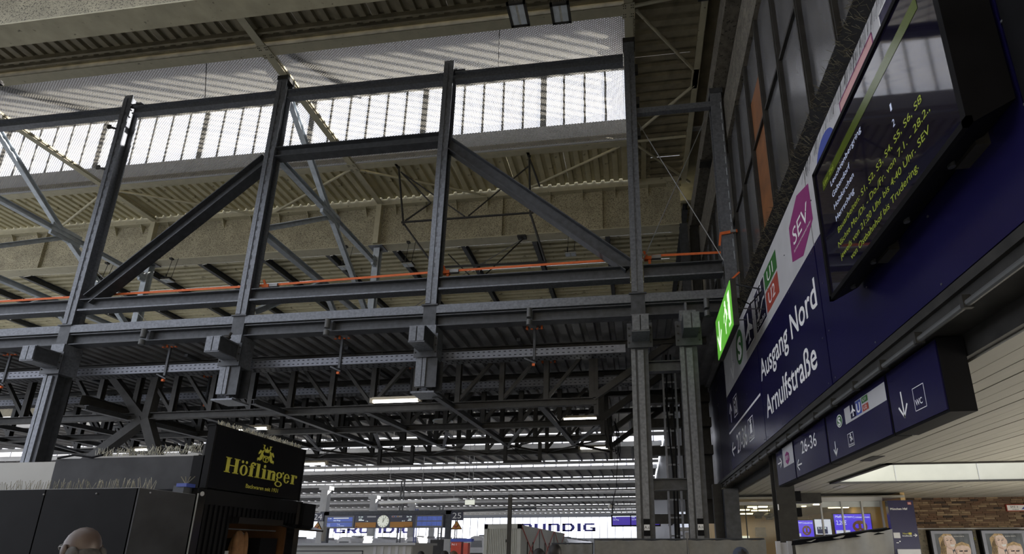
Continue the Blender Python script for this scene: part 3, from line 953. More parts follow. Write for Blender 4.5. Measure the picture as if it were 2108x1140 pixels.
SKINP = M('printed_skin_tone', (0.50, 0.37, 0.30), 0.4, 0, 0.12, 6, emit=0.3)
HAIRP = M('printed_blond_hair', (0.30, 0.20, 0.09), 0.4, 0, 0.4, 12, emit=0.3)
SKINQ = M('printed_skin_shadow', (0.36, 0.24, 0.185), 0.4, 0, 0.12, 6, emit=0.3)
POSTB = M('printed_street_scene', (0.05, 0.055, 0.06), 0.3, 0, 0.7, 2.2, emit=0.3, streak=(3, 1, 0.6))
POSTG = M('poster_mat_grey', (0.17, 0.175, 0.20), 0.3, 0, 0.1, 2, emit=0.3)
poster(11.0, 12.55, 'lit poster of a laughing woman and a man, beside the navy pillar')
poster(12.8, 14.4, 'lit poster of a laughing woman and a man, under the white sign')
lk = thing('yellow_lock', 'small round yellow lock plate between the posters', 'lock', (12.68, 22.5, 2.03))
part('lock_plate', GOLD, lk, lambda m: m.tube((12.68, 22.54, 2.03), (12.68, 22.58, 2.03), .045, 14))
part('keyhole', BLACK, lk, lambda m: m.tube((12.68, 22.53, 2.03), (12.68, 22.55, 2.03), .015, 8))
sz = thing('wall_sign', 'small white red-edged sign reading SPZ 3 on the bricks', 'sign', (14.5, 22.55, 3.05))
pbox('sign_plate', REDS, sz, 14.04, 22.53, 3.05, 15.1, 22.59, 3.31)
m = MB()
rect(m, planeY(22.526), 14.07, 3.08, 15.07, 3.28, 0)
text(m, 'SPZ 3', planeY(22.522), 14.18, 14.45, 3.18, 3.25, 1)
text(m, 'Gruppe 8', planeY(22.522), 14.24, 14.45, 3.10, 3.14, 1)
rect(m, planeY(22.522), 14.56, 3.12, 14.8, 3.14, 2)
flat(m, planeY(22.522), [(14.58, 3.14), (14.72, 3.14), (14.72, 3.24), (14.64, 3.2)], 2)
m.build('lettering', [WHITE, BLACK, BLUEP], sz)
for k, (a, b, c) in enumerate(((8.0, 10.4, 1.1), (6.3, 17.6, .7), (6.1, 15.0, .0), (10.3, 18.4, .8), (5.2, 19.0, .6))):
    if c == 0: continue
    pbox('recessed_lamp', FLOODM, pc, a, b, 3.59, a + .24, b + c, 3.605)
pbox('open_slat_gap', VOID, pc, 5.0, 11.9, 3.592, 5.25, 12.6, 3.6)
pbox('open_slat_gap', VOID, pc, 3.62, 14.6, 3.592, 4.1, 15.1, 3.6)

# ---- low dark roof behind the frame, on lattice trusses
sheets('ceiling', SHEETD, -27, 2.9, 14.05, 24.2, 8.02, 'Y', 'low dark corrugated roof behind the steel frame')
pbt = thing('roof_batten', 'pale steel battens running back under the low dark roof', 'batten', (-10, 19, 7.9), kind='structure')
for x in (-19.4, -13.75, -8.1, -2.45):
    part('batten', STEELM, pbt, lambda m: m.bar((x - 1.1, 15.0, 7.95), (x - 1.1, 24.0, 7.95), .12, .1))
NODEX = [-25.3 + 2.83 * i for i in range(9)]
CH_Z = 6.02
TL = {}


def truss(Y, label, x1=-1.2):
    t = thing('roof_truss', label, 'truss', (-12, Y, 6), group='lattice trusses under the low dark roof')
    part('bottom_chord', STEELD, t, lambda m: m.ibeam((-28, Y, CH_Z), (x1, Y, CH_Z), .2, .22))
    part('top_chord', STEELD, t, lambda m: m.ibeam((-28, Y, 7.84), (2.2, Y, 7.84), .2, .2))
    xs = [-1.33 - 1.412 * i for i in range(19)]
    for i, x in enumerate(xs):
        part('post', STEELD, t, lambda m: m.ibeam((x, Y, CH_Z + .1), (x, Y, 7.75), .16, .16, .014, .012, up=(0, 1, 0)))
        if i < len(xs) - 1:
            xn = xs[i + 1]
            lo, hi = (xn, x) if x > -7.8 else (x, xn)
            part('diagonal', STEELD, t, lambda m: m.bar((lo, Y, CH_Z + .12), (hi + (-.1 if hi > lo else .1), Y, 7.74), .12, .1))
    part('end_strut', STEELD, t, lambda m: m.bar((x1 - .1, Y, CH_Z + .1), (1.4, Y, 8.0), .2, .2))
    part('end_post', STEELD, t, lambda m: m.bar((x1, Y, 5.6), (x1, Y, 7.8), .14, .14, up=(0, 1, 0)))
    return t


for Y, lab in ((15.5, 'dark lattice roof truss directly behind the steel frame'), (18.3, 'dark lattice roof truss, second behind the steel frame'), (21.0, 'dark lattice roof truss, third behind the steel frame'), (23.8, 'dark lattice roof truss at the far edge of the low roof')):
    truss(Y, lab)
pbr = thing('plan_bracing', 'horizontal steel bracing beneath the low dark roof', 'bracing', (-10, 18, 5.9))
for i, nx in enumerate(NODEX):
    near = 14.1 if i % 2 == 1 else 15.5
    part('bracing_beam', STEELM, pbr, lambda m: m.ibeam((nx - .25, near, 5.98), (nx, 21.8, 5.98), .18, .16, .014, .012))
    part('bracing_strut', STEELM, pbr, lambda m: m.bar((nx, 21.75, 5.95), (nx + 1.35, 18.5, 5.95), .12, .1))
    part('bracing_strut', STEELD, pbr, lambda m: m.bar((nx, 21.75, 5.95), (nx + 1.4, 23.8, 5.95), .10, .08))
    part('bracing_strut', STEELD, pbr, lambda m: m.tube((nx - 1.4, 23.8, 6.0), (nx + 1.4, 21.1, 6.0), .035, 6))
for k, (x0, x1) in enumerate(((-11.2, -9.72), (-5.59, -4.1))):
    t = thing('hanging_trapeze', ('dark rectangular steel hanger frame under the roof, left one', 'dark rectangular steel hanger frame under the roof, right one')[k], 'frame', (x0, 21.8, 5.2))
    for x in (x0, x1):
        part('upright', STEELD, t, lambda m: m.ibeam((x, 21.8, 5.3), (x, 21.8, 6.05), .14, .14, .014, .014, up=(0, 1, 0)))
    part('crossbar', STEELD, t, lambda m: m.ibeam((x0 - .08, 21.8, 5.26), (x1 + .08, 21.8, 5.26), .14, .10))
    part('cable', BLACK, t, lambda m: m.path([(x0 + .1, 21.75, 6.0), (x0 + .9, 21.7, 5.32), (x0 + 2.2, 21.7, 5.1)], .012, 5))
# big struts that carry the truss nodes over the kiosk
bs = thing('truss_support', 'pair of thick dark slanted struts rising behind the kiosk', 'strut', (-15, 15.5, 4))
part('floor_beam', STEELD, bs, lambda m: m.ibeam((-17.5, 14.25, 6.28), (-17.5, 20.0, 6.14), .3, .36, .02, .02))
part('strut', STEELD, bs, lambda m: m.bar((-18.6, 15.6, 4.3), (-16.4, 15.5, 5.9), .3, .28))
part('strut', STEELD, bs, lambda m: m.bar((-15.4, 15.6, 4.0), (-16.3, 15.5, 5.9), .3, .28))
part('strut', STEELD, bs, lambda m: m.bar((-16.35, 15.5, 5.9), (-18.2, 15.5, 7.7), .24, .22))
part('post', STEELD, bs, lambda m: m.bar((-16.3, 15.5, 5.8), (-16.2, 15.5, 7.8), .26, .26, up=(0, 1, 0)))

# ---- far platform hall: saw-tooth sheds running away
YS = [46.9, 65.3, 84.7, 103.6, 123.6, 143.5, 166.6, 187.3]
HZ = 14.0
for k, Y in enumerate(YS):
    t = thing('ceiling', 'far platform hall roof shed, row %s from the front' % ('one two three four five six seven eight'.split()[k]), 'roof', (-40, Y, HZ), kind='structure')
    y1 = (YS[k + 1] if k + 1 < len(YS) else 203) - 6.2
    part('soffit', RIBS, t, lambda m: m.box(-125, Y + .1, HZ + .55, 3.0, y1, HZ + .65))
    part('fascia', FASC, t, lambda m: m.box(-125, Y - .08, HZ - .02, 3.0, Y + .08, HZ + .50))
    part('edge_beam', WHITEU, t, lambda m: m.box(-125, y1 - .1, HZ, 3.0, y1 + .2, HZ + .4))
    part('pane_strip', GLASS, t, lambda m: m.box(-125, Y - .01, HZ + .5, 3, Y + .01, HZ + 3.2))
    part('sloping_underside', WHITEU, t, lambda m: m.prism([(-125, y1 - 18.4 + 12.2, HZ + .6), (3, y1 - 18.4 + 12.2, HZ + .6), (3, Y + .3, HZ + 3.0), (-125, Y + .3, HZ + 3.0)], (0, 0, .1)) if k < 0 else m.prism([(-125, Y - 6.0, HZ + .62), (3, Y - 6.0, HZ + .62), (3, Y, HZ + 3.2), (-125, Y, HZ + 3.2)], (0, 0, .1)))
    gm = None
    mb = MB()
    x = 2.0
    while x > -120:
        mb.box(x - .05, Y - .05, HZ + .5, x + .05, Y + .05, HZ + 3.2)
        x -= 1.9
    mb.build('mullion', STEELM, t, kind='stuff')
    rib0 = None
    mb = MB()
    for i in range(64):
        x = 1.2 - 1.9 * i
        if k < 3 and i < 40:
            if rib0 is None:
                rib0 = part('rib', RIBM, t, lambda m: m.prism([(x - .1, Y + .1, HZ - .1), (x - .1, Y + .1, HZ + .55), (x - .1, y1, HZ + .55), (x - .1, y1, HZ + .32)], (.2, 0, 0)))
            else:
                inst(rib0, 'rib', t, (-1.9 * i, 0, 0))
        else:
            mb.prism([(x - .1, Y + .1, HZ - .1), (x - .1, Y + .1, HZ + .55), (x - .1, y1, HZ + .55), (x - .1, y1, HZ + .32)], (.2, 0, 0))
    mb.build('rib_row', RIBM, t, kind='stuff')
s0 = MB()
s0.box(-125, 39.7, HZ + .6, 3.0, 40.4, HZ + .7)
tag(s0.build('ceiling', RIBS), 'flat roof between the low dark roof and the first far shed', 'ceiling', kind='structure')
# end facade
ef = thing('window_4', 'distant glazed end facade of the platform hall', 'window', (-50, 201, 5), kind='structure')
p0 = None
for i in range(44):
    x = 2.5 - 2.9 * i
    if p0 is None:
        p0 = part('pane', GLASS, ef, lambda m: m.box(x - 2.8, 201, 5.5, x, 201.05, 13.2))
        q0 = part('mullion', STEELM, ef, lambda m: m.box(x - .08, 200.8, 5.4, x + .08, 201.1, 13.3))
    else:
        inst(p0, 'pane', ef, (-2.9 * i, 0, 0))
        inst(q0, 'mullion', ef, (-2.9 * i, 0, 0))
part('rail', STEELM, ef, lambda m: (m.box(-125, 200.8, 13.1, 4, 201.2, 14.5), m.box(-125, 200.7, 9.4, -62, 200.9, 9.5)))
part('sill_band', GREYU, ef, lambda m: m.box(-125, 200.6, 3.2, 4, 201.2, 5.5))
part('lower_wall', TRAINW, ef, lambda m: m.box(-125, 201.2, 0, 4, 201.4, 3.2))


def grundig(x0, x1, z0, z1, label):
    t = thing('facade_lettering', label, 'sign', ((x0 + x1) / 2, 200.5, z0))
    W = x1 - x0
    H = z1 - z0
    s = H * .2
    P = lambda u, v: (x0 + W * u, 200.5, z0 + H * v)
    spec = {}
    cells = [(0, .145), (.172, .30), (.327, .455), (.482, .61), (.637, .775), (.802, .84), (.866, 1)]
    a, b = .034, .2
    L = []
    def box(m, u0, v0, u1, v1): m.prism([P(u0, v0), P(u1, v0), P(u1, v1), P(u0, v1)], (0, .25, 0))
    def lG(m, c):
        u0, u1 = c
        box(m, u0, .2, u0 + a, .8); box(m, u0 + .015, .0, u1, b); box(m, u0 + .015, 1 - b, u1 - .01, 1); box(m, u1 - a, .0, u1, .5); box(m, u0 + .075, .36, u1, .5)
    def lR(m, c):
        u0, u1 = c
        box(m, u0, 0, u0 + a, 1); box(m, u0, 1 - b, u1 - .012, 1); box(m, u0, .36, u1 - .012, .54); box(m, u1 - a, .48, u1, .86)
        m.prism([P(u0 + .05, .4), P(u1 - .042, 0), P(u1, 0), P(u0 + .1, .4)], (0, .25, 0))
    def lU(m, c):
        u0, u1 = c
        box(m, u0, .14, u0 + a, 1); box(m, u1 - a, 0, u1, 1); box(m, u0 + .012, 0, u1, b)
    def lN(m, c):
        u0, u1 = c
        box(m, u0, 0, u0 + a, 1); box(m, u1 - a, 0, u1, .86); box(m, u0, 1 - b, u1 - .012, 1)
    def lD(m, c):
        u0, u1 = c
        box(m, u0, 0, u0 + a, 1); box(m, u0, 0, u1 - .03, b); box(m, u0, 1 - b, u1 - .03, 1)
        m.prism([P(u1 - .05, 0), P(u1 - .012, .2), P(u1, .5), P(u1 - .012, .8), P(u1 - .05, 1), P(u1 - .05, .8), P(u1 - a, .5), P(u1 - .05, .2)], (0, .25, 0))
    def lI(m, c): box(m, c[0], 0, c[1], 1)
    for fn, c in zip((lG, lR, lU, lN, lD, lI, lG), cells):
        part('letter', GRUND, t, lambda m: fn(m, c))
    return t


grundig(-50.5, -16.4, 7.9, 10.8, 'blue GRUNDIG letters on the far facade above the container')
grundig(-119.0, -87.0, 7.7, 10.6, 'blue GRUNDIG letters half hidden below the departure board')
# far columns and overhead line masts
for k, y in enumerate((101, 121, 143, 158)):
    t = thing('hall_column', ('pale grey far hall column nearest the kiosk sign', 'pale far hall column left of the clock', 'pale far hall column above the clock', 'most distant pale far hall column')[k], 'column', (-62.5, y, 0), group='far hall columns')
    pbox('shaft', FASC, t, -63.2, y - .6, 0, -61.8, y + .6, 13.6)
    pbox('capital', FASC, t, -63.6, y - .8, 13.2, -61.4, y + .8, 13.9)
for k, (x, y, h) in enumerate(((-21.2, 56, 6.2), (-27.6, 60, 9.5), (-38.5, 90, 8.5), (-33.0, 95, 7.5))):
    t = thing('overhead_line_mast', ('slim lattice mast right of the platform 25 sign', 'tall slim mast over the clock', 'blue banded mast below the board', 'slim mast behind the platform 25 sign')[k], 'mast', (x, y, 0))
    col = BLUEP if k == 2 else STEELM
    for dx in (-.18, .18):
        part('mast_leg', col, t, lambda m: m.bar((x + dx, y, 0), (x + dx, y, h), .12, .12, up=(0, 1, 0)))
    for j in range(7):
        part('rung', col, t, lambda m: m.bar((x - .18, y, h * (j + 1) / 7.5), (x + .18, y, h * (j + 1) / 7.5), .07, .07))
t = thing('light_strip', 'long pale light strip hanging across the far platforms', 'lamp', (-17, 40, 5.1))
part('housing', FASC, t, lambda m: m.bar((-20.2, 40, 5.22), (-13.8, 40, 5.38), .3, .2))
part('diffuser', FLOODM, t, lambda m: m.bar((-20.1, 39.95, 5.10), (-13.9, 39.95, 5.26), .22, .06))
for x in (-19.5, -16.8, -14.2):
    part('suspension', WIRE, t, lambda m: m.tube((x, 40, 5.3), (x, 40, 14.598), .02, 5))
t = thing('hanging_sign', 'small pale yellow sign hanging over the platforms', 'sign', (-12.9, 40, 5.0))
pbox('sign_plate', CLOCKF, t, -13.3, 40, 4.98, -12.55, 40.1, 5.34)
for x in (-13.1, -12.75):
    part('rod', WIRE, t, lambda m: m.tube((x, 40.05, 5.34), (x, 40.05, 14.598), .02, 5))
# trains at the far platforms
for k, (x, y, L) in enumerate(((-74, 92, 70), (-57, 100, 75), (-45, 104, 75), (-30, 98, 80), (-17, 118, 60))):
    lab = ('white train at the far left platform', 'white train left of the clock board', 'white train below the clock board', 'white train behind the platform 25 sign', 'white train left of the white container')[k]
    t = thing('train', lab, 'train', (x, y, 0))
    part('body', TRAINW, t, lambda m: m.extr([(-1.45, 1.0), (1.45, 1.0), (1.45, 3.1), (1.1, 3.8), (.4, 4.05), (-.4, 4.05), (-1.1, 3.8), (-1.45, 3.1)], (x, y, 0), (x, y + L, 0)))
    part('window_band', BLACKG, t, lambda m: (m.box(x - 1.47, y + 2, 2.0, x + 1.47, y + L - 1, 2.9)))
    part('windscreen', BLACKG, t, lambda m: m.prism([(x - 1.1, y - .03, 2.0), (x + 1.1, y - .03, 2.0), (x + .95, y - .03, 3.2), (x - .95, y - .03, 3.2)], (0, .05, 0)))
    part('underframe', STEELD, t, lambda m: m.box(x - 1.2, y + .6, .3, x + 1.2, y + L - .6, 1.0))
    part('roof_equipment', GREYU, t, lambda m: [m.box(x - .8, y + 4 + 11 * i, 4.0, x + .8, y + 10 + 11 * i, 4.35) for i in range(int(L / 12))])

# ---- departure board with clock
t = thing('departure_board', 'wide departure board with round clock between platforms 24 and 25', 'display board', (-17.2, 35, 0))
for x in (-21.42, -12.75):
    part('portal_post', STEELM, t, lambda m: m.box(x - .17, 35.0, 0, x + .17, 35.3, 4.2))
part('portal_beam', STEELM, t, lambda m: m.box(-21.9, 35.0, 3.96, -12.58, 35.3, 4.22))
pbox('board_case', NAVYD, t, -21.45, 34.9, 3.08, -13.0, 35.25, 3.94)
sc1 = pbox('display', BLACKG, t, -21.4, 34.87, 3.10, -19.3, 34.9, 3.9)
m = MB()
P = planeY(34.865)
for r in (0, 1):
    rect(m, P, -21.25, 3.18 + .34 * r, -19.42, 3.47 + .34 * r, 0)
Q = planeY(34.855)
text(m, '11:58', Q, -21.18, -20.95, 3.70, 3.76, 1)
text(m, 'von Prag', Q, -20.8, -20.3, 3.56, 3.64, 1)
rect(m, Q, -20.8, 3.72, -19.7, 3.78, 2)
text(m, '12:02', Q, -21.2, -21.0, 3.34, 3.38, 1)
text(m, 'Prag', Q, -20.5, -20.3, 3.33, 3.38, 1)
text(m, '13:00', Q, -21.2, -21.0, 3.22, 3.26, 1)
text(m, 'von Nürnberg', Q, -20.5, -20.0, 3.22, 3.26, 1)
m.build('lettering', [SCRS, SCRT, CLOCKF], sc1)
sc2 = pbox('display', BLACKG, t, -14.95, 34.87, 3.10, -13.05, 34.9, 3.9)
m = MB()
for r in (0, 1):
    for c in range(5):
        rect(m, P, -14.83 + c * .345, 3.2 + .34 * r, -14.5 + c * .345, 3.48 + .34 * r, 0)
m.build('lettering', [SCRS], sc2)  # plain display tiles, no letters
m = MB()
rect(m, P, -19.2, 3.12, -17.72, 3.46, 0)
rect(m, P, -16.72, 3.12, -15.15, 3.48, 0)
text(m, '5-23', P, -19.0, -18.7, 3.77, 3.86, 1)
text(m, '26-36', P, -15.6, -15.22, 3.77, 3.86, 1)
rect(m, P, -18.4, 3.78, -17.75, 3.88, 2)
rect(m, P, -16.65, 3.78, -15.9, 3.88, 2)
for i, mi in enumerate((4, 5, 0, 2)): rect(m, Q, -16.6 + i * .17, 3.8, -16.48 + i * .17, 3.86, mi)
rect(m, P, -18.98, 3.58, -18.6, 3.62, 1); rect(m, P, -18.98, 3.66, -18.75, 3.69, 1)
text(m, '1 &', P, -18.45, -18.3, 3.5, 3.57, 1)
text(m, '& C', P, -15.9, -15.7, 3.5, 3.57, 1)
rect(m, P, -15.5, 3.56, -15.25, 3.59, 1); rect(m, P, -15.45, 3.64, -15.25, 3.67, 1)
arrow(m, Q, (-18.9, 3.18), (-19.15, 3.18), .05, .02, 3)
arrow(m, Q, (-15.4, 3.18), (-15.2, 3.18), .05, .02, 3)
text(m, 'A C', Q, -15.75, -15.45, 3.15, 3.2, 3)
m.build('lettering', [ORPAN, SCRT, GREYS, BLACK, REDS, BLUEP], t)
ck = part('clock', CLOCKF, t, lambda m: m.tube((-17.23, 34.86, 3.52), (-17.23, 34.9, 3.52), .40, 32))
m = MB()
P = planeY(34.853)
for i in range(12):
    a = math.pi * i / 6
    stroke(m, P, [(-17.23 + .31 * math.sin(a), 3.52 + .31 * math.cos(a)), (-17.23 + .37 * math.sin(a), 3.52 + .37 * math.cos(a))], .03)
stroke(m, P, [(-17.23, 3.46), (-17.225, 3.75)], .035)
stroke(m, P, [(-17.26, 3.46), (-17.04, 3.83)], .025)
m.build('clock_hands', BLACK, ck)
for k, (n, x0, x1, z0, z1) in enumerate((('24', -22.42, -21.60, 3.55, 4.12), ('25', -12.55, -11.72, 3.55, 4.12))):
    t = thing('platform_sign', ('navy platform sign reading 24 at the left of the departure board', 'navy platform sign reading 25 at the right of the departure board')[k], 'sign', (x0, 35, z0))
    pbox('sign_plate', NAVYD, t, x0, 34.95, z0, x1, 35.05, z1)
    pbox('side_arm', STEELM, t, (x1 - .1, x0 - .1)[k], 35.06, z0 + .2, (x1 + .12, x0 + .1)[k], 35.12, z0 + .3)
    m = MB()
    text(m, n, planeY(34.94), x0 + .12, x1 - .1, z0 + .12, z1 - .08)
    m.build('numerals', WHITE, t)
    t = thing('warning_sign', ('orange warning triangle at the left side of the departure board', 'orange warning triangle at the right side of the departure board')[k], 'sign', (x0 + .3, 35, z0 - .6))
    cx = x0 + .42
    part('triangle', BLACK, t, lambda m: m.prism([(cx - .40, 35.0, 2.95), (cx + .40, 35.0, 2.95), (cx, 35.0, 3.55)], (0, .04, 0)))
    m = MB()
    flat(m, planeY(34.99), [(cx - .33, 2.99), (cx + .33, 2.99), (cx, 3.49)], 0)
    rect(m, planeY(34.98), cx - .15, 3.06, cx + .02, 3.2, 1)
    stroke(m, planeY(34.98), [(cx, 3.1), (cx + .12, 3.2), (cx + .05, 3.26)], .04, 2)
    m.build('lettering', [ORPAN, REDS, BLACK], t)  # triangle face and pictogram print, no letters
    part('bracket', STEELM, t, lambda m: m.bar((cx, 35.02, 3.4), (cx, 35.02, z0 + .02), .04, .04, up=(0, 1, 0)))
t = thing('sign_beam', 'grey beam carrying the platform 25 sign', 'beam', (-10, 35.1, 4.2))
part('beam', STEELM, t, lambda m: m.bar((-12.6, 35.2, 4.16), (-6.8, 35.2, 4.3), .2, .14))
# right violet screen
t = thing('departure_screen', 'violet departure screen beside the right frame column', 'screen', (-.6, 24, 2.65))
pbox('screen_case', BLACK, t, -1.26, 24, 2.64, .9, 24.15, 3.16)
m = MB()
P = planeY(23.993); Q = planeY(23.987)
rect(m, P, -1.2, 2.7, -.42, 3.1, 0); rect(m, P, -.38, 2.7, .85, 3.1, 0)
rect(m, Q, -1.2, 3.06, -.42, 3.10, 1); rect(m, Q, -.38, 3.06, .85, 3.1, 1)
text(m, '11:58', Q, -1.17, -1.05, 3.0, 3.04, 1); text(m, 'von Prag', Q, -1.17, -.93, 2.91, 2.955, 1)
text(m, '12:02', Q, -.35, -.22, 3.0, 3.04, 1); text(m, 'von Prag', Q, -.35, -.1, 2.91, 2.955, 1)
m.build('lettering', [SCRV, SCRT], t)
part('bracket', STEELM, t, lambda m: m.bar((.3, 24.1, 3.16), (.3, 24.1, 8.02), .06, .06, up=(0, 1, 0)))
t = thing('security_camera', 'white dome camera above the violet screen', 'camera', (-1.25, 24, 3.4))
part('dome', WHITE, t, lambda m: m.ball((-1.3, 24, 3.52), .1, .1, .1))
part('mount', STEELM, t, lambda m: (m.tube((-1.2, 24.05, 3.2), (-1.2, 24.05, 3.6), .04), m.tube((-1.3, 24, 3.58), (-1.1, 24.05, 3.62), .03)))
part('cable', BLACK, t, lambda m: m.path([(-1.2, 24.05, 3.6), (-1.0, 24.1, 4.4), (-.8, 24.1, 8.0)], .015))

# ---- container stack
t = thing('site_container', 'row of joined light grey site containers with red cross tape', 'container', (-7.6, 38, 0))
pbox('body', CONTW, t, -8.55, 29.5, 0, -6.6, 47.3, 3.0)
pbox('corner_post', CONTW, t, -8.6, 29.42, 0, -8.4, 29.6, 3.03)
pbox('corner_post', CONTW, t, -6.72, 29.42, 0, -6.52, 29.6, 3.03)
pbox('top_rail', CONTW, t, -8.6, 29.42, 2.78, -6.52, 29.6, 3.04)
part('end_wall_rib', CONTW, t, lambda m: [m.box(-8.35 + .1 * i, 29.46, .2, -8.30 + .1 * i, 29.5, 2.76) for i in range(16)])
for y in (35.4, 41.4):
    pbox('unit_joint', STEELM, t, -6.61, y - .04, 0, -6.57, y + .04, 3.0)
for k, (ya, yb) in enumerate(((29.7, 35.2), (35.6, 41.2), (41.6, 47.1))):
    for s in (0, 1):
        part('cross_tape', REDW, t, lambda m: m.bar((-6.55, ya if s else yb, 2.95), (-6.55, yb if s else ya, .4), .07, .03, up=(1, 0, 0)))
    for f in (.3, .6):
        part('lock_rod', STEELD, t, lambda m: m.tube((-6.54, ya + (yb - ya) * f, .3), (-6.54, ya + (yb - ya) * f, 2.1), .03))
t = thing('steel_pole', 'thin dark upright pole in front of the grey containers', 'pole', (-2.44, 10, 0))
part('shaft', STEELD, t, lambda m: (m.box(-2.475, 9.97, 0, -2.405, 10.03, 2.70)))
part('clip', STEELD, t, lambda m: m.box(-2.49, 9.95, 1.82, -2.40, 9.98, 1.87))
# grey market stall left of centre
t = thing('grey_stall', 'long low grey stall with a flat top edge', 'stall', (-7.6, 14, 0))
pbox('body', PANEL, t, -9.45, 13.6, 0, -5.85, 15.0, 1.80)
pbox('top_edge', GREYU, t, -9.55, 13.5, 1.80, -5.75, 15.05, 1.86)
m = MB()
frame2(m, planeY(13.59), -9.2, .2, -7.2, 1.66, .025)
m.build('panel_groove', STEELM, t)
part('shutter_rib', GREYS, t, lambda m: [m.box(-6.9 + .2 * i, 13.56, .1, -6.82 + .2 * i, 13.6, 1.78) for i in range(5)])
pbox('shutter_panel', PANEL, t, -7.0, 13.57, .05, -5.87, 13.6, 1.79)
t = thing('dark_cabinet', 'upright dark brown cabinet by the platform entrance', 'cabinet', (-11.2, 30, 0))
pbox('body', STEELD, t, -11.85, 29.9, 0, -11.05, 30.4, 2.22)
pbox('side_frame', WHITEU, t, -11.05, 29.9, 0, -10.85, 30.4, 2.25)
t = thing('ticket_machine', 'red and white ticket machine on the far platform', 'machine', (-15.4, 45, 0))
pbox('body', REDT, t, -16.0, 45, 0, -15.1, 45.6, 2.3)
pbox('blue_header', BLUEP, t, -16.05, 44.95, 2.3, -14.2, 45.6, 2.55)
pbox('side_panel', REDT, t, -14.9, 45, 0, -14.5, 45.6, 2.2)
m = MB()
text(m, 'N I', planeY(44.97), -15.9, -15.5, 2.0, 2.15, 0)
text(m, 'A', planeY(44.93), -15.8, -15.6, 2.6, 2.85, 0)
m.build('lettering', [WHITE], t)
t = thing('blue_crate_box', 'small blue box beside the red ticket machine', 'box', (-16.5, 43, 0))
pbox('body', BLUEP, t, -16.8, 43, 0, -15.9, 43.5, 2.0)
pbox('lid', BLUEP, t, -16.85, 42.95, 2.0, -15.85, 43.55, 2.06)
t = thing('platform_kiosk', 'pale platform kiosk left of the containers', 'kiosk', (-11.5, 44, 0))
pbox('body', TRAINW, t, -12.9, 44, 0, -10.9, 45.5, 2.6)
pbox('dark_window', BLACKG, t, -12.8, 43.97, .9, -11.0, 44.0, 2.0)
part('roof', FASC, t, lambda m: m.prism([(-13.0, 43.9, 2.6), (-10.8, 43.9, 2.6), (-10.8, 45, 3.0), (-12.6, 45, 3.0)], (0, .8, 0)))


# ---- construction fences with tarpaulin
def fence(x0, x1, Y, top, label, mat, posts, wave=.04, slope=0.0, nx=24):
    t = thing('construction_fence', label, 'fence', ((x0 + x1) / 2, Y, 0))
    m = MB()
    nz = 8
    vs = []
    for i in range(nx + 1):
        u = i / nx
        for j in range(nz + 1):
            v = j / nz
            tp = top + slope * u - .02 * math.sin(math.pi * 4 * u) ** 2
            vs.append((x0 + (x1 - x0) * u, Y - .04 + wave * math.sin(13 * u + 4 * v) * math.sin(5 * v + 9 * u) - .01, .05 + (tp - .05) * v))
    fs = [(i * (nz + 1) + j, (i + 1) * (nz + 1) + j, (i + 1) * (nz + 1) + j + 1, i * (nz + 1) + j + 1) for i in range(nx) for j in range(nz)]
    m.add(vs, fs)
    m.build('tarpaulin', mat, t, smooth=True)
    for x in posts:
        u = (x - x0) / (x1 - x0)
        part('post', STEELM, t, lambda m: m.tube((x, Y + .04, 0), (x, Y + .04, top + slope * u + .03), .021, 8))
        pbox('foot', CONC, t, x - .12, Y - .3, 0, x + .12, Y + .35, .12)
    part('top_rail', STEELM, t, lambda m: m.tube((x0, Y + .04, top + .01), (x1, Y + .04, top + slope + .01), .021, 8))
    return t


fence(-1.0, .98, 12, 1.88, 'grey tarpaulin fence in front of the two ground columns, left panel', TARP, (-1.0, .98))
fence(1.02, 2.62, 12, 1.88, 'grey tarpaulin fence in front of the dark pillar, right panel', TARP, (1.04, 2.6))
fence(-2.6, -1.4, 16, 1.84, 'further fence panel with pale tarpaulin behind the dark haired people', TARP, (-2.6, -1.4))
fence(2.15, 3.42, 8, 1.79, 'crumpled pale plastic sheet fence before the shop window', TARPL, (2.2, 3.38), wave=.07, slope=.16)
t = thing('barrier_end', 'light metal frame end standing beside the pale plastic sheet', 'frame', (2.1, 8.3, 0))
for x in (2.0, 2.16):
    part('upright', GREYS, t, lambda m: m.box(x - .03, 8.3, 0, x + .03, 8.36, 1.80))
pbox('panel', GREYS, t, 2.03, 8.32, 0, 2.13, 8.34, 1.78)
t = thing('draped_black_foil', 'black foil edge draped over the pale plastic sheet', 'foil', (2.9, 8, 1.8))
m = MB()
n = 30
vs = []
for i in range(n + 1):
    u = i / n
    for j in range(3):
        vs.append((2.12 + 1.32 * u, 7.93 + .07 * j, 1.77 + .17 * u + (.03 if j == 1 else -.03 - .006 * random.random() * (j == 0))))
m.add(vs, [(i * 3 + j, i * 3 + 3 + j, i * 3 + 4 + j, i * 3 + 1 + j) for i in range(n) for j in range(2)])
m.build('foil_strip', BLACK, t)

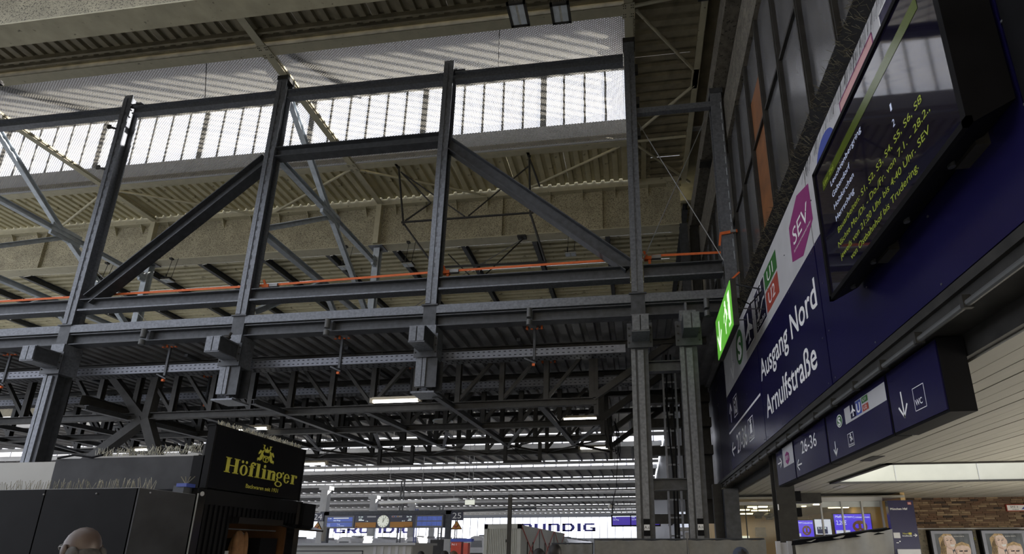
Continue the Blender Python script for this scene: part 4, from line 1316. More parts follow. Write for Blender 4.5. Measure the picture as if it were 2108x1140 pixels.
# ================================================================== THE TEMPORARY STEEL FRAME
sf = thing('support_truss', 'tall galvanised temporary steel truss of columns, beams and diagonals across the hall', 'truss', (-12, 14, 0))
FY = 14.0
UPC = (-24.27, -18.17, -12.1, -5.97, 0.15)
for x in UPC:
    c = part('column', STEEL, sf, lambda m: m.ibeam((x, FY, 8.72), (x, FY, 17.85), .34, .36, .03, .02, up=(0, 1, 0)))
    part('splice_edge', STEELM, c, lambda m: [m.box(x + .02, FY - .19, 9.6 + .35 * i, x + .035, FY - .181, 9.75 + .35 * i) for i in range(22)], kind='stuff')
    if x in (-24.27, -12.1, 0.15): part('cap_plate', STEELD, c, lambda m: m.box(x - .2, FY - .2, 17.82, x + .2, FY + .2, 17.985))
    else: part('top_plate', STEELM, c, lambda m: m.box(x - .1, FY - .1, 17.5, x + .55, FY + .1, 17.52))
    part('flange_strip', STEEL, c, lambda m: m.box(x - .16, FY - .205, 8.75, x - .01, FY - .18, 17.7))
    part('neck', STEELM, c, lambda m: (m.box(x - .2, FY - .2, 8.0, x + .2, FY + .2, 8.72), m.box(x - .25, FY - .25, 8.66, x + .25, FY + .25, 8.70)))
    b = part('connection_box', STEEL, sf, lambda m: (m.box(x - .19, FY - .3, 7.02, x + .27, FY + .28, 8.0)))
    part('bolted_plate', STEELM, b, lambda m: m.box(x - .33, FY - .33, 7.0, x + .36, FY - .3, 7.72))
    part('plate_bolts', STEELD, b, lambda m: [m.tube((x + dx, FY - .36, z), (x + dx, FY - .33, z), .025, 6) for dx in (-.28, .31) for z in (7.15, 7.36, 7.57)], kind='stuff')
    s = part('stub_beam', STEELM, sf, lambda m: (m.box(x - .17, 12.98, 7.22, x + .03, FY - .3, 7.64), m.box(x + .04, 12.98, 7.22, x + .24, FY - .3, 7.64)))
    part('end_face', STEEL, s, lambda m: (m.box(x - .18, 12.95, 7.21, x + .02, 12.985, 7.65), m.box(x + .05, 12.95, 7.21, x + .25, 12.985, 7.65)))
    part('stub_flange', STEEL, s, lambda m: (m.box(x - .2, 12.97, 7.18, x + .27, FY - .3, 7.22), m.box(x - .2, 12.97, 7.64, x + .27, FY - .3, 7.67)))
for x in (-24.27, -18.17, 0.15):
    c = part('ground_column', STEELM, sf, lambda m: m.ibeam((x, FY, 0), (x, FY, 7.02), .46, .44, .03, .03, up=(0, 1, 0)))
    part('cover_strip', STEEL, c, lambda m: m.box(x - .06, FY - .27, 0, x + .10, FY - .22, 6.95))
    part('side_flange', STEEL, c, lambda m: m.box(x - .24, FY - .25, 0, x - .12, FY - .22, 7.0))
for x in (-12.1, -5.97):
    c = part('hanging_column', STEELM, sf, lambda m: m.ibeam((x + .06, FY, 6.12), (x + .06, FY, 7.02), .60, .48, .03, .03, up=(0, 1, 0)))
    part('cover_strip', STEEL, c, lambda m: (m.box(x - .26, FY - .28, 6.14, x - .08, FY - .24, 7.0), m.box(x - .06, FY - .28, 6.14, x + .04, FY - .24, 7.0)))
    part('end_plate', STEEL, c, lambda m: (m.box(x - .32, FY - .35, 5.93, x + .36, FY + .35, 5.98), m.box(x - .1, FY - .05, 5.95, x + .0, FY + .05, 6.14)))
g = part('ground_column', STEELM, sf, lambda m: m.ibeam((1.47, FY, 0), (1.47, FY, 7.02), .46, .44, .03, .03, up=(0, 1, 0)))
part('cover_strip', STEEL, g, lambda m: m.box(1.40, FY - .27, 0, 1.56, FY - .22, 6.95))
part('side_flange', STEEL, g, lambda m: m.box(1.23, FY - .25, 0, 1.35, FY - .22, 7.0))
b = part('connection_box', STEEL, sf, lambda m: m.box(1.27, FY - .3, 7.02, 1.72, FY + .28, 8.05))
part('bolted_plate', STEELM, b, lambda m: m.box(1.13, FY - .33, 7.0, 1.83, FY - .3, 7.72))
part('plate_bolts', STEELD, b, lambda m: [m.tube((1.48 + dx, FY - .36, z), (1.48 + dx, FY - .33, z), .025, 6) for dx in (-.28, .29) for z in (7.15, 7.36, 7.57)], kind='stuff')
s = part('stub_beam', STEELM, sf, lambda m: m.box(1.30, 12.98, 7.22, 1.70, FY - .3, 7.64))
part('end_face', STEEL, s, lambda m: (m.box(1.29, 12.95, 7.21, 1.49, 12.985, 7.65), m.box(1.52, 12.95, 7.21, 1.71, 12.985, 7.65)))
m = MB()
for x, tx in ((0.15, 'A.s'), (1.47, 'A.n')):
    rect(m, planeY(FY - .275), x - .06, 2.0, x + .10, 2.42, 0)
    rect(m, planeY(FY - .278), x - .05, 2.14, x + .09, 2.28, 1)
    text(m, tx, planeY(FY - .281), x - .04, x + .08, 2.18, 2.25, 0)
m.build('column_tag', [BLACK, WHITE], sf)
for z in (3.3, 6.52):
    part('cross_beam', STEELM, sf, lambda m: m.ibeam((.38, FY, z), (1.24, FY, z), .25, .3))
# right upper column beside the wall
c = part('column', STEEL, sf, lambda m: m.ibeam((2.78, FY, 8.4), (2.78, FY, 15.42), .34, .36, .03, .02, up=(0, 1, 0)))
part('splice_edge', STEELP, c, lambda m: [m.box(2.90, FY - .19, 9.6 + .4 * i, 2.915, FY - .181, 9.85 + .4 * i) for i in range(14)], kind='stuff')
part('cap_plate', STEELM, c, lambda m: m.box(2.6, FY - .2, 15.42, 3.0, FY + .2, 15.6))
# horizontal members, bay by bay
edges = [(-30, -24.27)] + list(zip(UPC, UPC[1:])) + [(0.15, 2.78)]
for i, (a, b) in enumerate(edges):
    x0, x1 = a + .2, b - .2
    if i < 5:
        part('top_beam', STEEL, sf, lambda m: m.ibeam((x0, FY, 17.26), (x1, FY, 17.26), .22, .34, .03, .02))
    q = part('upper_tie_beam', STEELM, sf, lambda m: m.ibeam((x0, FY, 9.43), (x1, FY, 9.43), .32, .38, .03, .02))
    part('bottom_flange', STEEL, q, lambda m: m.box(x0, FY - .165, 9.20, x1, FY + .165, 9.245))
    part('lower_tie_beam', STEEL, sf, lambda m: m.box(x0, FY - .2, 8.42, x1, FY + .14, 8.68))
    q = part('edge_beam', STEELM, sf, lambda m: m.ibeam((x0, FY, 8.2), (x1, FY, 8.2), .34, .36, .03, .02))
    part('stiffener_plate', STEEL, q, lambda m: m.box((x0 + x1) / 2 - .03, FY - .17, 8.05, (x0 + x1) / 2 + .03, FY - .01, 8.36))
part('middle_beam', STEELM, sf, lambda m: m.ibeam((-11.92, FY, 14.76), (-6.15, FY, 14.76), .32, .38, .03, .02))
part('diagonal_brace', STEELM, sf, lambda m: m.ibeam((-17.75, FY, 9.62), (-12.25, FY, 14.55), .34, .40, .03, .02))
part('diagonal_brace', STEELM, sf, lambda m: m.ibeam((-5.85, FY, 14.55), (-.05, FY, 9.62), .34, .40, .03, .02))
part('spacer_tube', STEEL, sf, lambda m: m.bar((.33, FY, 15.12), (2.62, FY, 15.12), .16, .2))
for a, b in (((2.55, 14.9), (.35, 9.85)), ((.35, 14.75), (2.65, 9.66))):
    part('tension_rod', WIRE, sf, lambda m: m.tube((a[0], FY, a[1]), (b[0], FY, b[1]), .014, 6))
part('climbing_lug', STEELD, sf, lambda m: [(m.bar((-18.3, 13.8, z), (-18.62, 13.8, z + .12), .06, .06), m.bar((-18.62, 13.8, z + .05), (-18.62, 13.8, z + .2), .12, .05, up=(0, 1, 0))) for z in (16.35, 14.62)], label='dark lugs on the left column')
part('column_tackle', STEELD, sf, lambda m: [m.box(.3, 13.85, z, .42, 14.0, z + .3) for z in (16.6, 15.3, 14.1)])
# pale cross frames running back from the columns
for x, lab in ((-12.1, 'pale cross bracing running back from the second frame column'), (-24.27, 'pale cross bracing running back at the far left')):
    t = thing('bracing_truss', lab, 'truss', (x, 18, 8.7), group='pale cross frames behind the main frame')
    for nm, a, b, s in (('chord', (14.25, 14.83), (21.3, 14.83), .22), ('chord', (14.25, 11.82), (21.3, 11.82), .22), ('diagonal', (14.3, 17.45), (17.25, 14.95), .2), ('diagonal', (14.3, 12.1), (17.4, 14.65), .18),
                        ('diagonal', (17.65, 14.7), (21.2, 11.95), .2), ('diagonal', (14.4, 9.1), (17.5, 11.75), .18), ('diagonal', (17.7, 11.7), (21.2, 9.0), .18)):
        part(nm, STEELP, t, lambda m: m.ibeam((x, *a), (x, *b), s, s, .02, .016))
    part('post', STEELP, t, lambda m: m.ibeam((x, 21.42, 8.6), (x, 21.42, 15.68), .3, .3, .025, .02, up=(0, 1, 0)))
    part('head_plate', STEEL, t, lambda m: m.box(x - .35, 21.1, 15.64, x + .35, 21.7, 15.69))
    part('gusset', STEELP, t, lambda m: (m.box(x - .06, 16.9, 14.55, x + .06, 18.1, 15.1), m.box(x - .06, 21.0, 14.6, x + .06, 21.3, 15.1)))
    part('upper_post', CREAM, t, lambda m: m.box(x - .13, 21.05, 15.76, x + .13, 21.28, 17.9))
# cable tray with perforations, hangers
for k, (Y, xr, lab) in enumerate(((14.45, -.25, 'perforated cable tray running across just behind the frame columns'), (17.4, .3, 'perforated cable tray among the dark trusses further back'))):
    t = thing('cable_tray', lab, 'cable tray', (-12, Y, 7.2))
    part('side_wall', GALV, t, lambda m: m.box(-27, Y, 7.18, xr, Y + .012, 7.42))
    part('bottom', STEELM, t, lambda m: m.box(-27, Y + .012, 7.17, xr, Y + .40, 7.185))
    part('perforation', BLACK, t, lambda m: [m.box(-26.9 + .16 * i, Y - .003, z, -26.83 + .16 * i, Y + .002, z + .022) for i in range(int((xr + 26.8) / .16)) for z in (7.24, 7.36)], kind='stuff')
    part('bottom_slot', BLACK, t, lambda m: [m.box(-26.9 + .09 * i, Y + .08 + .16 * (i % 2), 7.166, -26.85 + .09 * i, Y + .17 + .16 * (i % 2), 7.17) for i in range(int((xr + 26.8) / .09))], kind='stuff')
    for x in ((-20.8, -14.9, -9.0, -2.93) if k == 0 else (-16, -8, -3)):
        h = part('hanger', STEELM, t, lambda m: (m.bar((x, Y - .02, 7.05), (x, Y - .02, 8.05), .07, .05, up=(0, 1, 0)), m.bar((x - .3, Y, 7.12), (x + .05, Y, 6.95), .05, .04)))
        part('orange_clamp', ORANGE, h, lambda m: [m.box(x + dx - .03, Y - .08, 8.0, x + dx + .03, Y - .02, 8.12) for dx in (-.22, -.08, .08, .22)] + [m.box(x - .05, Y - .06, 6.86, x + .03, Y, 6.93)])
        part('hanger_foot', STEEL, h, lambda m: m.box(x - .28, Y - .06, 8.03, x + .28, Y + .02, 8.07))
# rain pipe nozzles
for k, x in enumerate((-15.2, -9.1, -2.95, 2.03)):
    t = thing('pipe_outlet', ('grey pipe outlet under the edge beam, leftmost bay', 'grey pipe outlet under the edge beam between second and third columns', 'grey pipe outlet under the edge beam in the bay before the right column', 'grey pipe outlet beside the green exit sign')[k], 'pipe', (x, 13.75, 8), group='pipe outlets')
    part('pipe', PIPE, t, lambda m: m.tube((x, 13.72, 8.08), (x, 13.72, 8.36), .08, 14), smooth=False)
    part('outlet', PIPE, t, lambda m: (m.tube((x, 13.72, 7.84), (x, 13.72, 8.0), .085, 14)))
# orange lashing straps
SEG = [(-30, 9.95, -18.35, 9.95), (-18.0, 9.95, -11.6, 9.94), (-11.4, 9.94, -5.6, 10.04), (-5.4, 10.04, .35, 10.07), (.6, 10.12, 2.66, 10.09)]
for k, (x0, z0, x1, z1) in enumerate(SEG):
    t = thing('lashing_strap', ('orange lashing strap left of the first column', 'orange lashing strap between first and second columns', 'orange lashing strap between second and third columns', 'orange lashing strap between third and fourth columns', 'short orange lashing strap by the right wall')[k], 'strap', (x0, 14.25, z0), group='orange lashing straps')
    part('webbing', ORANGE, t, lambda m: m.bar((x0, 14.25, z0), (x1, 14.25, z1), .01, .075))
    if k in (1, 2, 4):
        xx = (x1, x1, x0)[k // 2]
        part('ratchet', WIRE, t, lambda m: (m.box(xx - .02, 14.18, z1 - .09, xx + .28, 14.3, z1 + .02)), label='silver ratchet buckle')
        part('slack_loop', ORANGE, t, lambda m: (m.box(xx - .22, 14.16, z1 - .12, xx + .0, 14.3, z1 - .02), m.box(xx - .1, 14.2, z1 - .32, xx - .02, 14.24, z1 - .1), m.bar((xx - .1, 14.2, z1 - .1), (xx - .22, 14.2, z1 + .16), .05, .06)))
t = thing('lashing_strap', 'orange strap wrapped round the column next to the right wall', 'strap', (2.8, 14, 10.4), group='orange lashing straps')
part('webbing', ORANGE, t, lambda m: (m.bar((2.56, 13.79, 10.42), (3.05, 13.79, 10.48), .02, .09), m.bar((2.57, 13.78, 10.4), (2.54, 13.9, 10.1), .02, .06, up=(1, 0, 0)), m.bar((2.72, 13.78, 8.9), (3.0, 13.78, 9.16), .02, .05)))
part('ratchet', WIRE, t, lambda m: m.box(2.85, 13.74, 10.42, 3.0, 13.79, 10.5))
# pigeon resting on the second stub
t = thing('pigeon', 'dark pigeon sitting on the stub beam of the second column', 'bird', (-12.05, 13.35, 7.67))
m = MB()
m.ball((-12.02, 13.35, 7.77), .15, .08, .08, 12, 8)
m.ball((-11.90, 13.35, 7.89), .045, .04, .05, 10, 7)
m.tube((-11.93, 13.35, 7.8), (-11.90, 13.35, 7.89), .04, 8)
m.prism([(-12.12, 13.31, 7.78), (-12.12, 13.39, 7.78), (-12.32, 13.38, 7.72), (-12.32, 13.32, 7.72)], (0, 0, .02))
m.prism([(-11.86, 13.34, 7.9), (-11.86, 13.36, 7.9), (-11.82, 13.35, 7.88)], (0, 0, .015))
for dy in (-.03, .03): m.tube((-12.0, 13.35 + dy, 7.67), (-12.0, 13.35 + dy, 7.72), .008, 5)
m.build('plumage', STEELD, t, smooth=True)
# old tubular sign hanger by the netting
t = thing('sign_hanger', 'old thin tubular steel hanger frame below the netting edge', 'hanger', (-7, 18.9, 15))
HY = 18.9
for a, b, r in (((-10.13, 18.05), (-9.65, 15.1), .045), ((-4.23, 18.05), (-4.12, 15.1), .045), ((-9.75, 15.24), (-4.0, 15.24), .045), ((-9.95, 17.75), (-6.95, 15.3), .03), ((-4.2, 17.6), (-6.8, 15.3), .03),
                ((-9.63, 15.15), (-8.1, 12.98), .04), ((-4.1, 15.15), (-3.45, 12.9), .05), ((-10.0, 17.8), (-8.5, 16.1), .035), ((-9.6, 15.3), (-8.5, 16.1), .035), ((-4.2, 17.9), (-3.75, 16.5), .04)):
    part('tube', STEELD, t, lambda m: m.tube((a[0], HY, a[1]), (b[0], HY, b[1]), r, 8))
part('lower_rail', STEELD, t, lambda m: m.bar((-8.2, HY, 12.97), (-3.4, HY, 12.88), .06, .07))
part('hook', STEELD, t, lambda m: [m.box(x - .06, HY - .3, 18.0, x + .06, HY + .02, 18.08) for x in (-10.13, -4.23)])
spikes('rail_spikes', t, ((-8.2, HY, 13.0), (-3.4, HY, 12.91)), 120, .1, .02, STEELD)
t = thing('support_cable', 'thin crossing steel cables under the far cream roof', 'cable', (-6, 21, 13))
part('cable', WIRE, t, lambda m: m.path([(-4.95, 21.3, 15.6), (-8.6, 20.8, 13.0), (-13.5, 20.5, 9.2)], .02))
part('cable', STEELD, t, lambda m: m.path([(-4.95, 21.3, 15.6), (-6.9, 20.8, 13.2), (-9.0, 22.5, 15.8)], .03))
part('anchor', STEELD, t, lambda m: m.box(-5.2, 21.1, 15.6, -4.8, 21.4, 15.70))
t = thing('support_cable', 'thin slanted steel wire behind the first column', 'cable', (-24, 20, 13))
part('cable', WIRE, t, lambda m: m.path([(-27.3, 21.0, 15.7), (-21.0, 20.5, 10.6), (-19.5, 20.3, 9.0)], .018))

# ---- lamps
def flood(x, y, z, top, label, wx=.5, wy=.34, yawd=0):
    t = thing('floodlight', label, 'lamp', (x, y, z))
    part('diffuser', FLOODM, t, lambda m: m.box(x - wx / 2, y - wy / 2, z, x + wx / 2, y + wy / 2, z + .04))
    part('lens_frame', STEELP, t, lambda m: [m.box(x - wx / 2 + .03 + i * wx / 2, y - wy / 2 + .04, z - .006, x - .03 + i * wx / 2, y + wy / 2 - .04, z) for i in (0, 1)])
    if wy > .45: part('rim', STEELD, t, lambda m: (m.box(x - wx / 2 - .01, y - wy / 2 - .01, z - .02, x - wx / 2 + .06, y + wy / 2 + .01, z + .05), m.box(x + wx / 2 - .06, y - wy / 2 - .01, z - .02, x + wx / 2 + .01, y + wy / 2 + .01, z + .05), m.box(x - wx / 2, y - wy / 2 - .01, z - .02, x + wx / 2, y - wy / 2 + .05, z + .05), m.box(x - wx / 2, y + wy / 2 - .05, z - .02, x + wx / 2, y + wy / 2 + .01, z + .05)))
    part('cooling_fin', STEELD, t, lambda m: [m.box(x - wx / 2 + .02 + i * wx / 9, y - wy / 2, z + .04, x - wx / 2 + .035 + i * wx / 9, y + wy / 2, z + .13) for i in range(9)])
    part('hanger', STEELD, t, lambda m: (m.tube((x - .15, y, z + .12), (x - .1, y + .1, top), .012, 5), m.tube((x + .15, y, z + .12), (x + .22, y + .1, top), .012, 5), m.box(x - .17, y - .03, top - .08, x - .03, y + .12, top), m.tube((x - .15, y, z + .12), (x - .15, y, z + .4), .03, 6)))
    return t


flood(-10.31, 21.0, 14.42, 15.7, 'floodlight hanging from the far girder, left of the third column')
flood(-22.62, 21.0, 14.40, 15.7, 'floodlight hanging from the far girder, right of the first column')
flood(-2.69, 21.0, 14.42, 15.7, 'floodlight hanging from the far girder, near the right column')
flood(-13.43, 21.0, 14.48, 15.7, 'floodlight hanging from the far girder, behind the second column braces')
flood(-26.2, 21.0, 14.52, 15.7, 'floodlight hanging from the far girder, seen past the first column')
flood(-2.78, 10.65, 15.45, 15.7, 'dusty floodlight under the near girder, left of the pair', .5, .65)
flood(-1.65, 10.75, 15.45, 15.7, 'dusty floodlight under the near girder, right of the pair', .5, .55)
flood(-18.75, 10.4, 15.05, 15.7, 'dusty floodlight under the near girder at the far left', .7, .5)


def tube_lamp(x0, x1, y, z, top, label):
    t = thing('tube_lamp', label, 'lamp', ((x0 + x1) / 2, y, z), group='fluorescent tube lamps')
    part('housing', LAMPH, t, lambda m: m.extr([(-.09, 0), (.09, 0), (.05, .09), (-.05, .09)], (x0, y, z + .03), (x1, y, z + .03)))
    part('tube', TUBEW, t, lambda m: m.tube((x0 + .04, y, z), (x1 - .04, y, z), .055, 10))
    part('end_cap', LAMPH, t, lambda m: (m.box(x0 - .06, y - .06, z - .05, x0 + .03, y + .06, z + .1), m.box(x1 - .03, y - .06, z - .05, x1 + .06, y + .06, z + .1)))
    part('suspension', STEELD, t, lambda m: [m.tube((x, y, z + .1), (x, y, top), .008, 4) for x in (x0 + .15, x1 - .15)])


tube_lamp(-7.85, -6.38, 14.5, 5.97, 8.018, 'lit tube lamp left of the hanging third column end')
tube_lamp(-8.3, -6.8, 22.4, 6.31, 8.018, 'lit tube lamp beneath the trusses in the middle')
tube_lamp(-2.63, -1.13, 18.4, 6.2, 8.018, 'lit tube lamp left of the right ground column, upper one')
tube_lamp(-2.6, -1.3, 23.6, 6.1, 8.018, 'lit tube lamp left of the right ground column, lower one')
tube_lamp(-14.9, -13.7, 17.9, 6.08, 8.018, 'lit tube lamp above the black bakery sign')
tube_lamp(-14.5, -12.9, 20.6, 5.15, 8.018, 'lit tube lamp right of the black bakery sign')
tube_lamp(-21.6, -20.6, 20.3, 5.88, 8.018, 'lit tube lamp above the kiosk roof spikes')
t = thing('disc_lamp', 'pale flat disc lamp hanging between the dark trusses', 'lamp', (-7.75, 20, 6.6))
part('disc', FLOODM, t, lambda m: m.ball((-7.75, 20, 6.66), .38, .38, .07, 18, 7))
part('rim', STEELP, t, lambda m: m.tube((-7.75, 20, 6.64), (-7.75, 20, 6.68), .40, 20))
part('suspension', STEELD, t, lambda m: m.tube((-7.75, 20, 6.7), (-7.75, 20, 8.13), .012, 5))
# vertical cable ladders and dark service beams behind the ground columns
t = thing('cable_ladder', 'upright cable ladders between the two ground columns', 'ladder', (1.1, 17, 0))
for x in (.92, 1.32):
    part('rail', GALV, t, lambda m: m.box(x - .03, 17, 0, x + .03, 17.1, 7.9))
part('rung', GALV, t, lambda m: [m.box(.92, 17.02, .4 + .55 * i, 1.32, 17.06, .45 + .55 * i) for i in range(14)])
part('cable', BLACK, t, lambda m: (m.path([(1.06, 17.05, 8), (1.0, 17.0, 6), (1.1, 17.05, 4), (1.05, 17.0, 0)], .03), m.path([(1.2, 17.05, 8), (1.22, 17.0, 5), (1.15, 17.05, 0)], .025)))
t = thing('service_beams', 'stacked dark beams seen between the two ground columns', 'beam', (.9, 21, 0))
for z in (2.6, 3.5, 5.2, 6.3, 7.3):
    part('beam', STEELD, t, lambda m: m.box(.1, 20.6, z, 2.9, 20.9, z + .35))
pbox('screen_wall', STEELD, t, 1.75, 21, 2.9, 2.9, 21.1, 8)
pbox('upright', STEELD, t, 1.35, 20.9, 0, 1.5, 21.1, 8)
t = thing('lit_shop_sign', 'white lit shop fascia glimpsed beside the right ground column', 'sign', (2.3, 26, 2.6))
pbox('sign_box', SCRW, t, 1.7, 24.8, 2.6, 2.3, 24.9, 3.3)
pbox('canopy', FASC, t, 1.6, 24.4, 2.45, 2.5, 24.9, 2.6)
pbox('lit_window', WHITEU, t, 2.0, 25.0, .4, 2.6, 25.1, 2.4)
# steel columns and concrete pier high on the right
t = thing('wall_pier', 'pair of steel columns with a concrete pier high by the right wall', 'column', (2.8, 21, 8), kind='structure')
part('steel_column', STEELM, t, lambda m: m.ibeam((2.35, 21.1, 8.0), (2.35, 21.1, 15.6), .34, .3, .03, .02, up=(0, 1, 0)))
part('steel_column', STEELD, t, lambda m: m.ibeam((2.82, 21.3, 8.0), (2.82, 21.3, 15.6), .34, .3, .03, .02, up=(0, 1, 0)))
pbox('concrete_pier', CONC, t, 3.05, 21.2, 8.0, 3.5, 21.7, 15.6)
pbox('girder_end', CREAMD, t, 1.7, 21.16, 15.7, 2.3, 21.2, 18)
t = thing('hanging_cables', 'tangle of black cables hanging from the truss end', 'cable', (-.9, 20, 5))
for k in range(4):
    part('cable', BLACK, t, lambda m: m.path([(-1.2 + .15 * k, 18.5, 6.2), (-1.1 + .12 * k, 18.5, 5.6), (-.95 + .1 * k, 18.5, 5.1 - .1 * k), (-.75 + .05 * k, 18.5, 5.05), (-.72 + .03 * k, 18.5, 5.7), (-.8, 18.5, 6.1)], .014, 5))

SPIKEB = M('lit_spike_wire', (0.55, 0.53, 0.42), 0.35, 0.5, 0.2, 30)  # paler copy of the spike wire, caught light put into its colour
# ================================================================== WALL SIGNS
ws = thing('wayfinding_sign', 'huge navy and grey wall sign reading Ausgang Nord Arnulfstraße', 'sign', (2.98, 10.5, 4.08))
for y0, y1 in ((3.62, 8.03), (8.07, 12.43), (12.47, 17.2)):
    pbox('sign_panel', NAVY, ws, 2.965, y0, 4.09, 3.0, y1, 6.47)
    pbox('grey_band', GREYS, ws, 2.965, y0, 6.47, 3.0, y1, 7.92)
P = planeX(2.962)
Q = planeX(2.959)
R = planeX(2.956)
m = MB()
W_, G_, RD, PU, BL, PK, NV, GN = range(8)
text(m, 'Ausgang Nord', P, 12.36, 8.23, 5.50, 6.0, W_, .012)
text(m, 'Arnulfstraße', P, 12.15, 8.57, 4.56, 5.06, W_, .012)
rect(m, P, 17.2, 5.23, 12.6, 5.29, W_)
text(m, '27-36', P, 16.07, 14.55, 4.42, 4.97, W_)
arrow(m, P, (16.36, 4.67), (16.96, 4.67), .26, .06, W_)
frame2(m, P, 14.27, 4.42, 13.65, 5.0, .025, W_)
text(m, 'Polizei', P, 14.2, 13.72, 4.46, 4.54, W_)
oval(m, P, 13.96, 4.90, .06, .05, W_, 12); rect(m, P, 14.08, 4.96, 13.84, 4.93, W_)
flat(m, P, [(14.1, 4.6), (13.82, 4.6), (13.86, 4.84), (14.06, 4.84)], W_)
arrow(m, P, (16.66, 5.53), (16.66, 6.1), .25, .06, W_)
frame2(m, P, 16.1, 5.53, 15.53, 6.13, .025, W_)
rect(m, P, 15.98, 5.62, 15.9, 5.86, W_); oval(m, P, 15.94, 5.97, .05, .05, W_, 12)
rect(m, P, 15.82, 5.6, 15.64, 6.06, W_); rect(m, Q, 15.78, 5.7, 15.68, 5.98, NV)
arrow(m, P, (15.72, 7.6), (15.78, 6.69), .38, .08, W_)
oval(m, P, 14.5, 7.2, .5, .5, GN); text(m, 'S', Q, 14.78, 14.22, 6.88, 7.52, W_, .05)
rect(m, P, 13.66, 6.70, 12.6, 7.74, W_); rect(m, Q, 13.63, 6.73, 12.63, 7.71, NV)
# aeroplane pictogram
flat(m, R, [(13.18, 7.6), (13.08, 7.6), (13.05, 7.3), (12.70, 7.1), (12.70, 7.0), (13.06, 7.1), (13.09, 6.92), (12.98, 6.84), (12.98, 6.79), (13.13, 6.83), (13.28, 6.79), (13.28, 6.84), (13.17, 6.92), (13.20, 7.1), (13.56, 7.0), (13.56, 7.1), (13.21, 7.3)], W_)
rect(m, P, 12.3, 6.66, 11.26, 7.68, W_); rect(m, Q, 12.28, 6.68, 11.28, 7.66, NV)
for a in (12.05, 11.86, 11.6):                      # people on an escalator
    z = 7.28 + (12.05 - a) * .35
    oval(m, R, a, z + .22, .045, .045, W_, 10); rect(m, R, a + .06, z - .02, a - .06, z + .15, W_)
stroke(m, R, [(12.15, 6.95), (11.95, 6.95), (11.5, 7.2), (11.35, 7.2)], .07, W_)
oval(m, R, 12.0, 7.15, .05, .05, W_, 10); rect(m, R, 12.06, 6.98, 11.94, 7.1, W_)
text(m, 'S-Bahn', R, 12.2, 11.4, 6.74, 6.87, W_)
rect(m, P, 11.2, 7.25, 10.15, 7.67, GN); text(m, 'U1', Q, 10.95, 10.45, 7.33, 7.59, W_)
rect(m, P, 11.22, 6.71, 10.17, 7.19, RD); text(m, 'U2', Q, 11.0, 10.45, 6.82, 7.1, W_)
flat(m, P, [(8.54, 7.76), (7.93, 7.55), (7.93, 6.88), (8.57, 6.58), (9.17, 6.8), (9.14, 7.5)], PU)
text(m, 'SEV', Q, 8.98, 8.1, 7.02, 7.34, W_)
text(m, 'Schienenersatzverkehr', Q, 9.0, 8.02, 6.89, 6.94, W_)
rect(m, P, 6.42, 7.53, 5.36, 7.69, PK); frame2(m, Q, 6.42, 7.53, 5.36, 7.69, .02, PU)
oval(m, P, 7.1, 7.4, .4, .36, BL, 24)
rect(m, P, 5.15, 7.5, 4.2, 7.69, NV); frame2(m, Q, 5.15, 7.5, 4.2, 7.69, .02, W_)
m.build('lettering', [WHITE, GREYS, REDS, PURPLE, BLUEP, PINK, NAVY, GREENS], ws)
fx = MB()
for y in (3.6, 5.0, 6.5, 7.9, 8.2, 9.6, 11, 12.3, 12.6, 14.1, 15.6, 17.1):
    for z in (4.15, 4.9, 5.7, 6.4, 7.2):
        fx.ball((2.962, y, z), .009, .014, .014, 6, 4)
fx.build('panel_screw', STEELM, ws, kind='stuff')
fs_ = MB()
for i in range(160):
    y = random.uniform(3.4, 8.1)
    p = Vector((2.955, y, 7.9))
    fs_.bar(p, p + Vector((-.02, random.uniform(-.02, .06), -random.uniform(.14, .28))), .003, .003, up=(.3, .8, .2))
fs_.build('wire_spikes', STEELM, ws, kind='stuff')

# ---- info monitor
mo = thing('info_monitor', 'large dark hanging info monitor with yellow-green train notices', 'monitor', (2.7, 5.1, 4.8))
SCRGL = M('monitor_glass', (0.006, 0.005, 0.016), 0.04, 0, 0.1, 1, spec=0.9)
part('case', BLACK, mo, lambda m: m.prism([(2.60, 3.62, 4.80), (2.60, 3.62, 6.74), (2.93, 3.62, 6.74), (2.93, 3.62, 4.98)], (0, 3.04, 0)))
part('bezel', BLACK, mo, lambda m: (m.box(2.555, 3.62, 4.80, 2.60, 6.66, 4.86), m.box(2.555, 3.62, 6.68, 2.60, 6.66, 6.74), m.box(2.555, 3.62, 4.80, 2.60, 3.68, 6.74), m.box(2.555, 6.60, 4.80, 2.60, 6.66, 6.74)))
pbox('glass', SCRGL, mo, 2.575, 3.68, 4.86, 2.59, 6.60, 6.68)
P = planeX(2.572)
m = MB()
rect(m, P, 6.4, 6.28, 3.9, 6.42, 2)
text(m, 'Linie', planeX(2.569), 6.35, 6.2, 6.32, 6.38, 0); text(m, 'Ziel', planeX(2.569), 6.14, 6.0, 6.32, 6.38, 0)

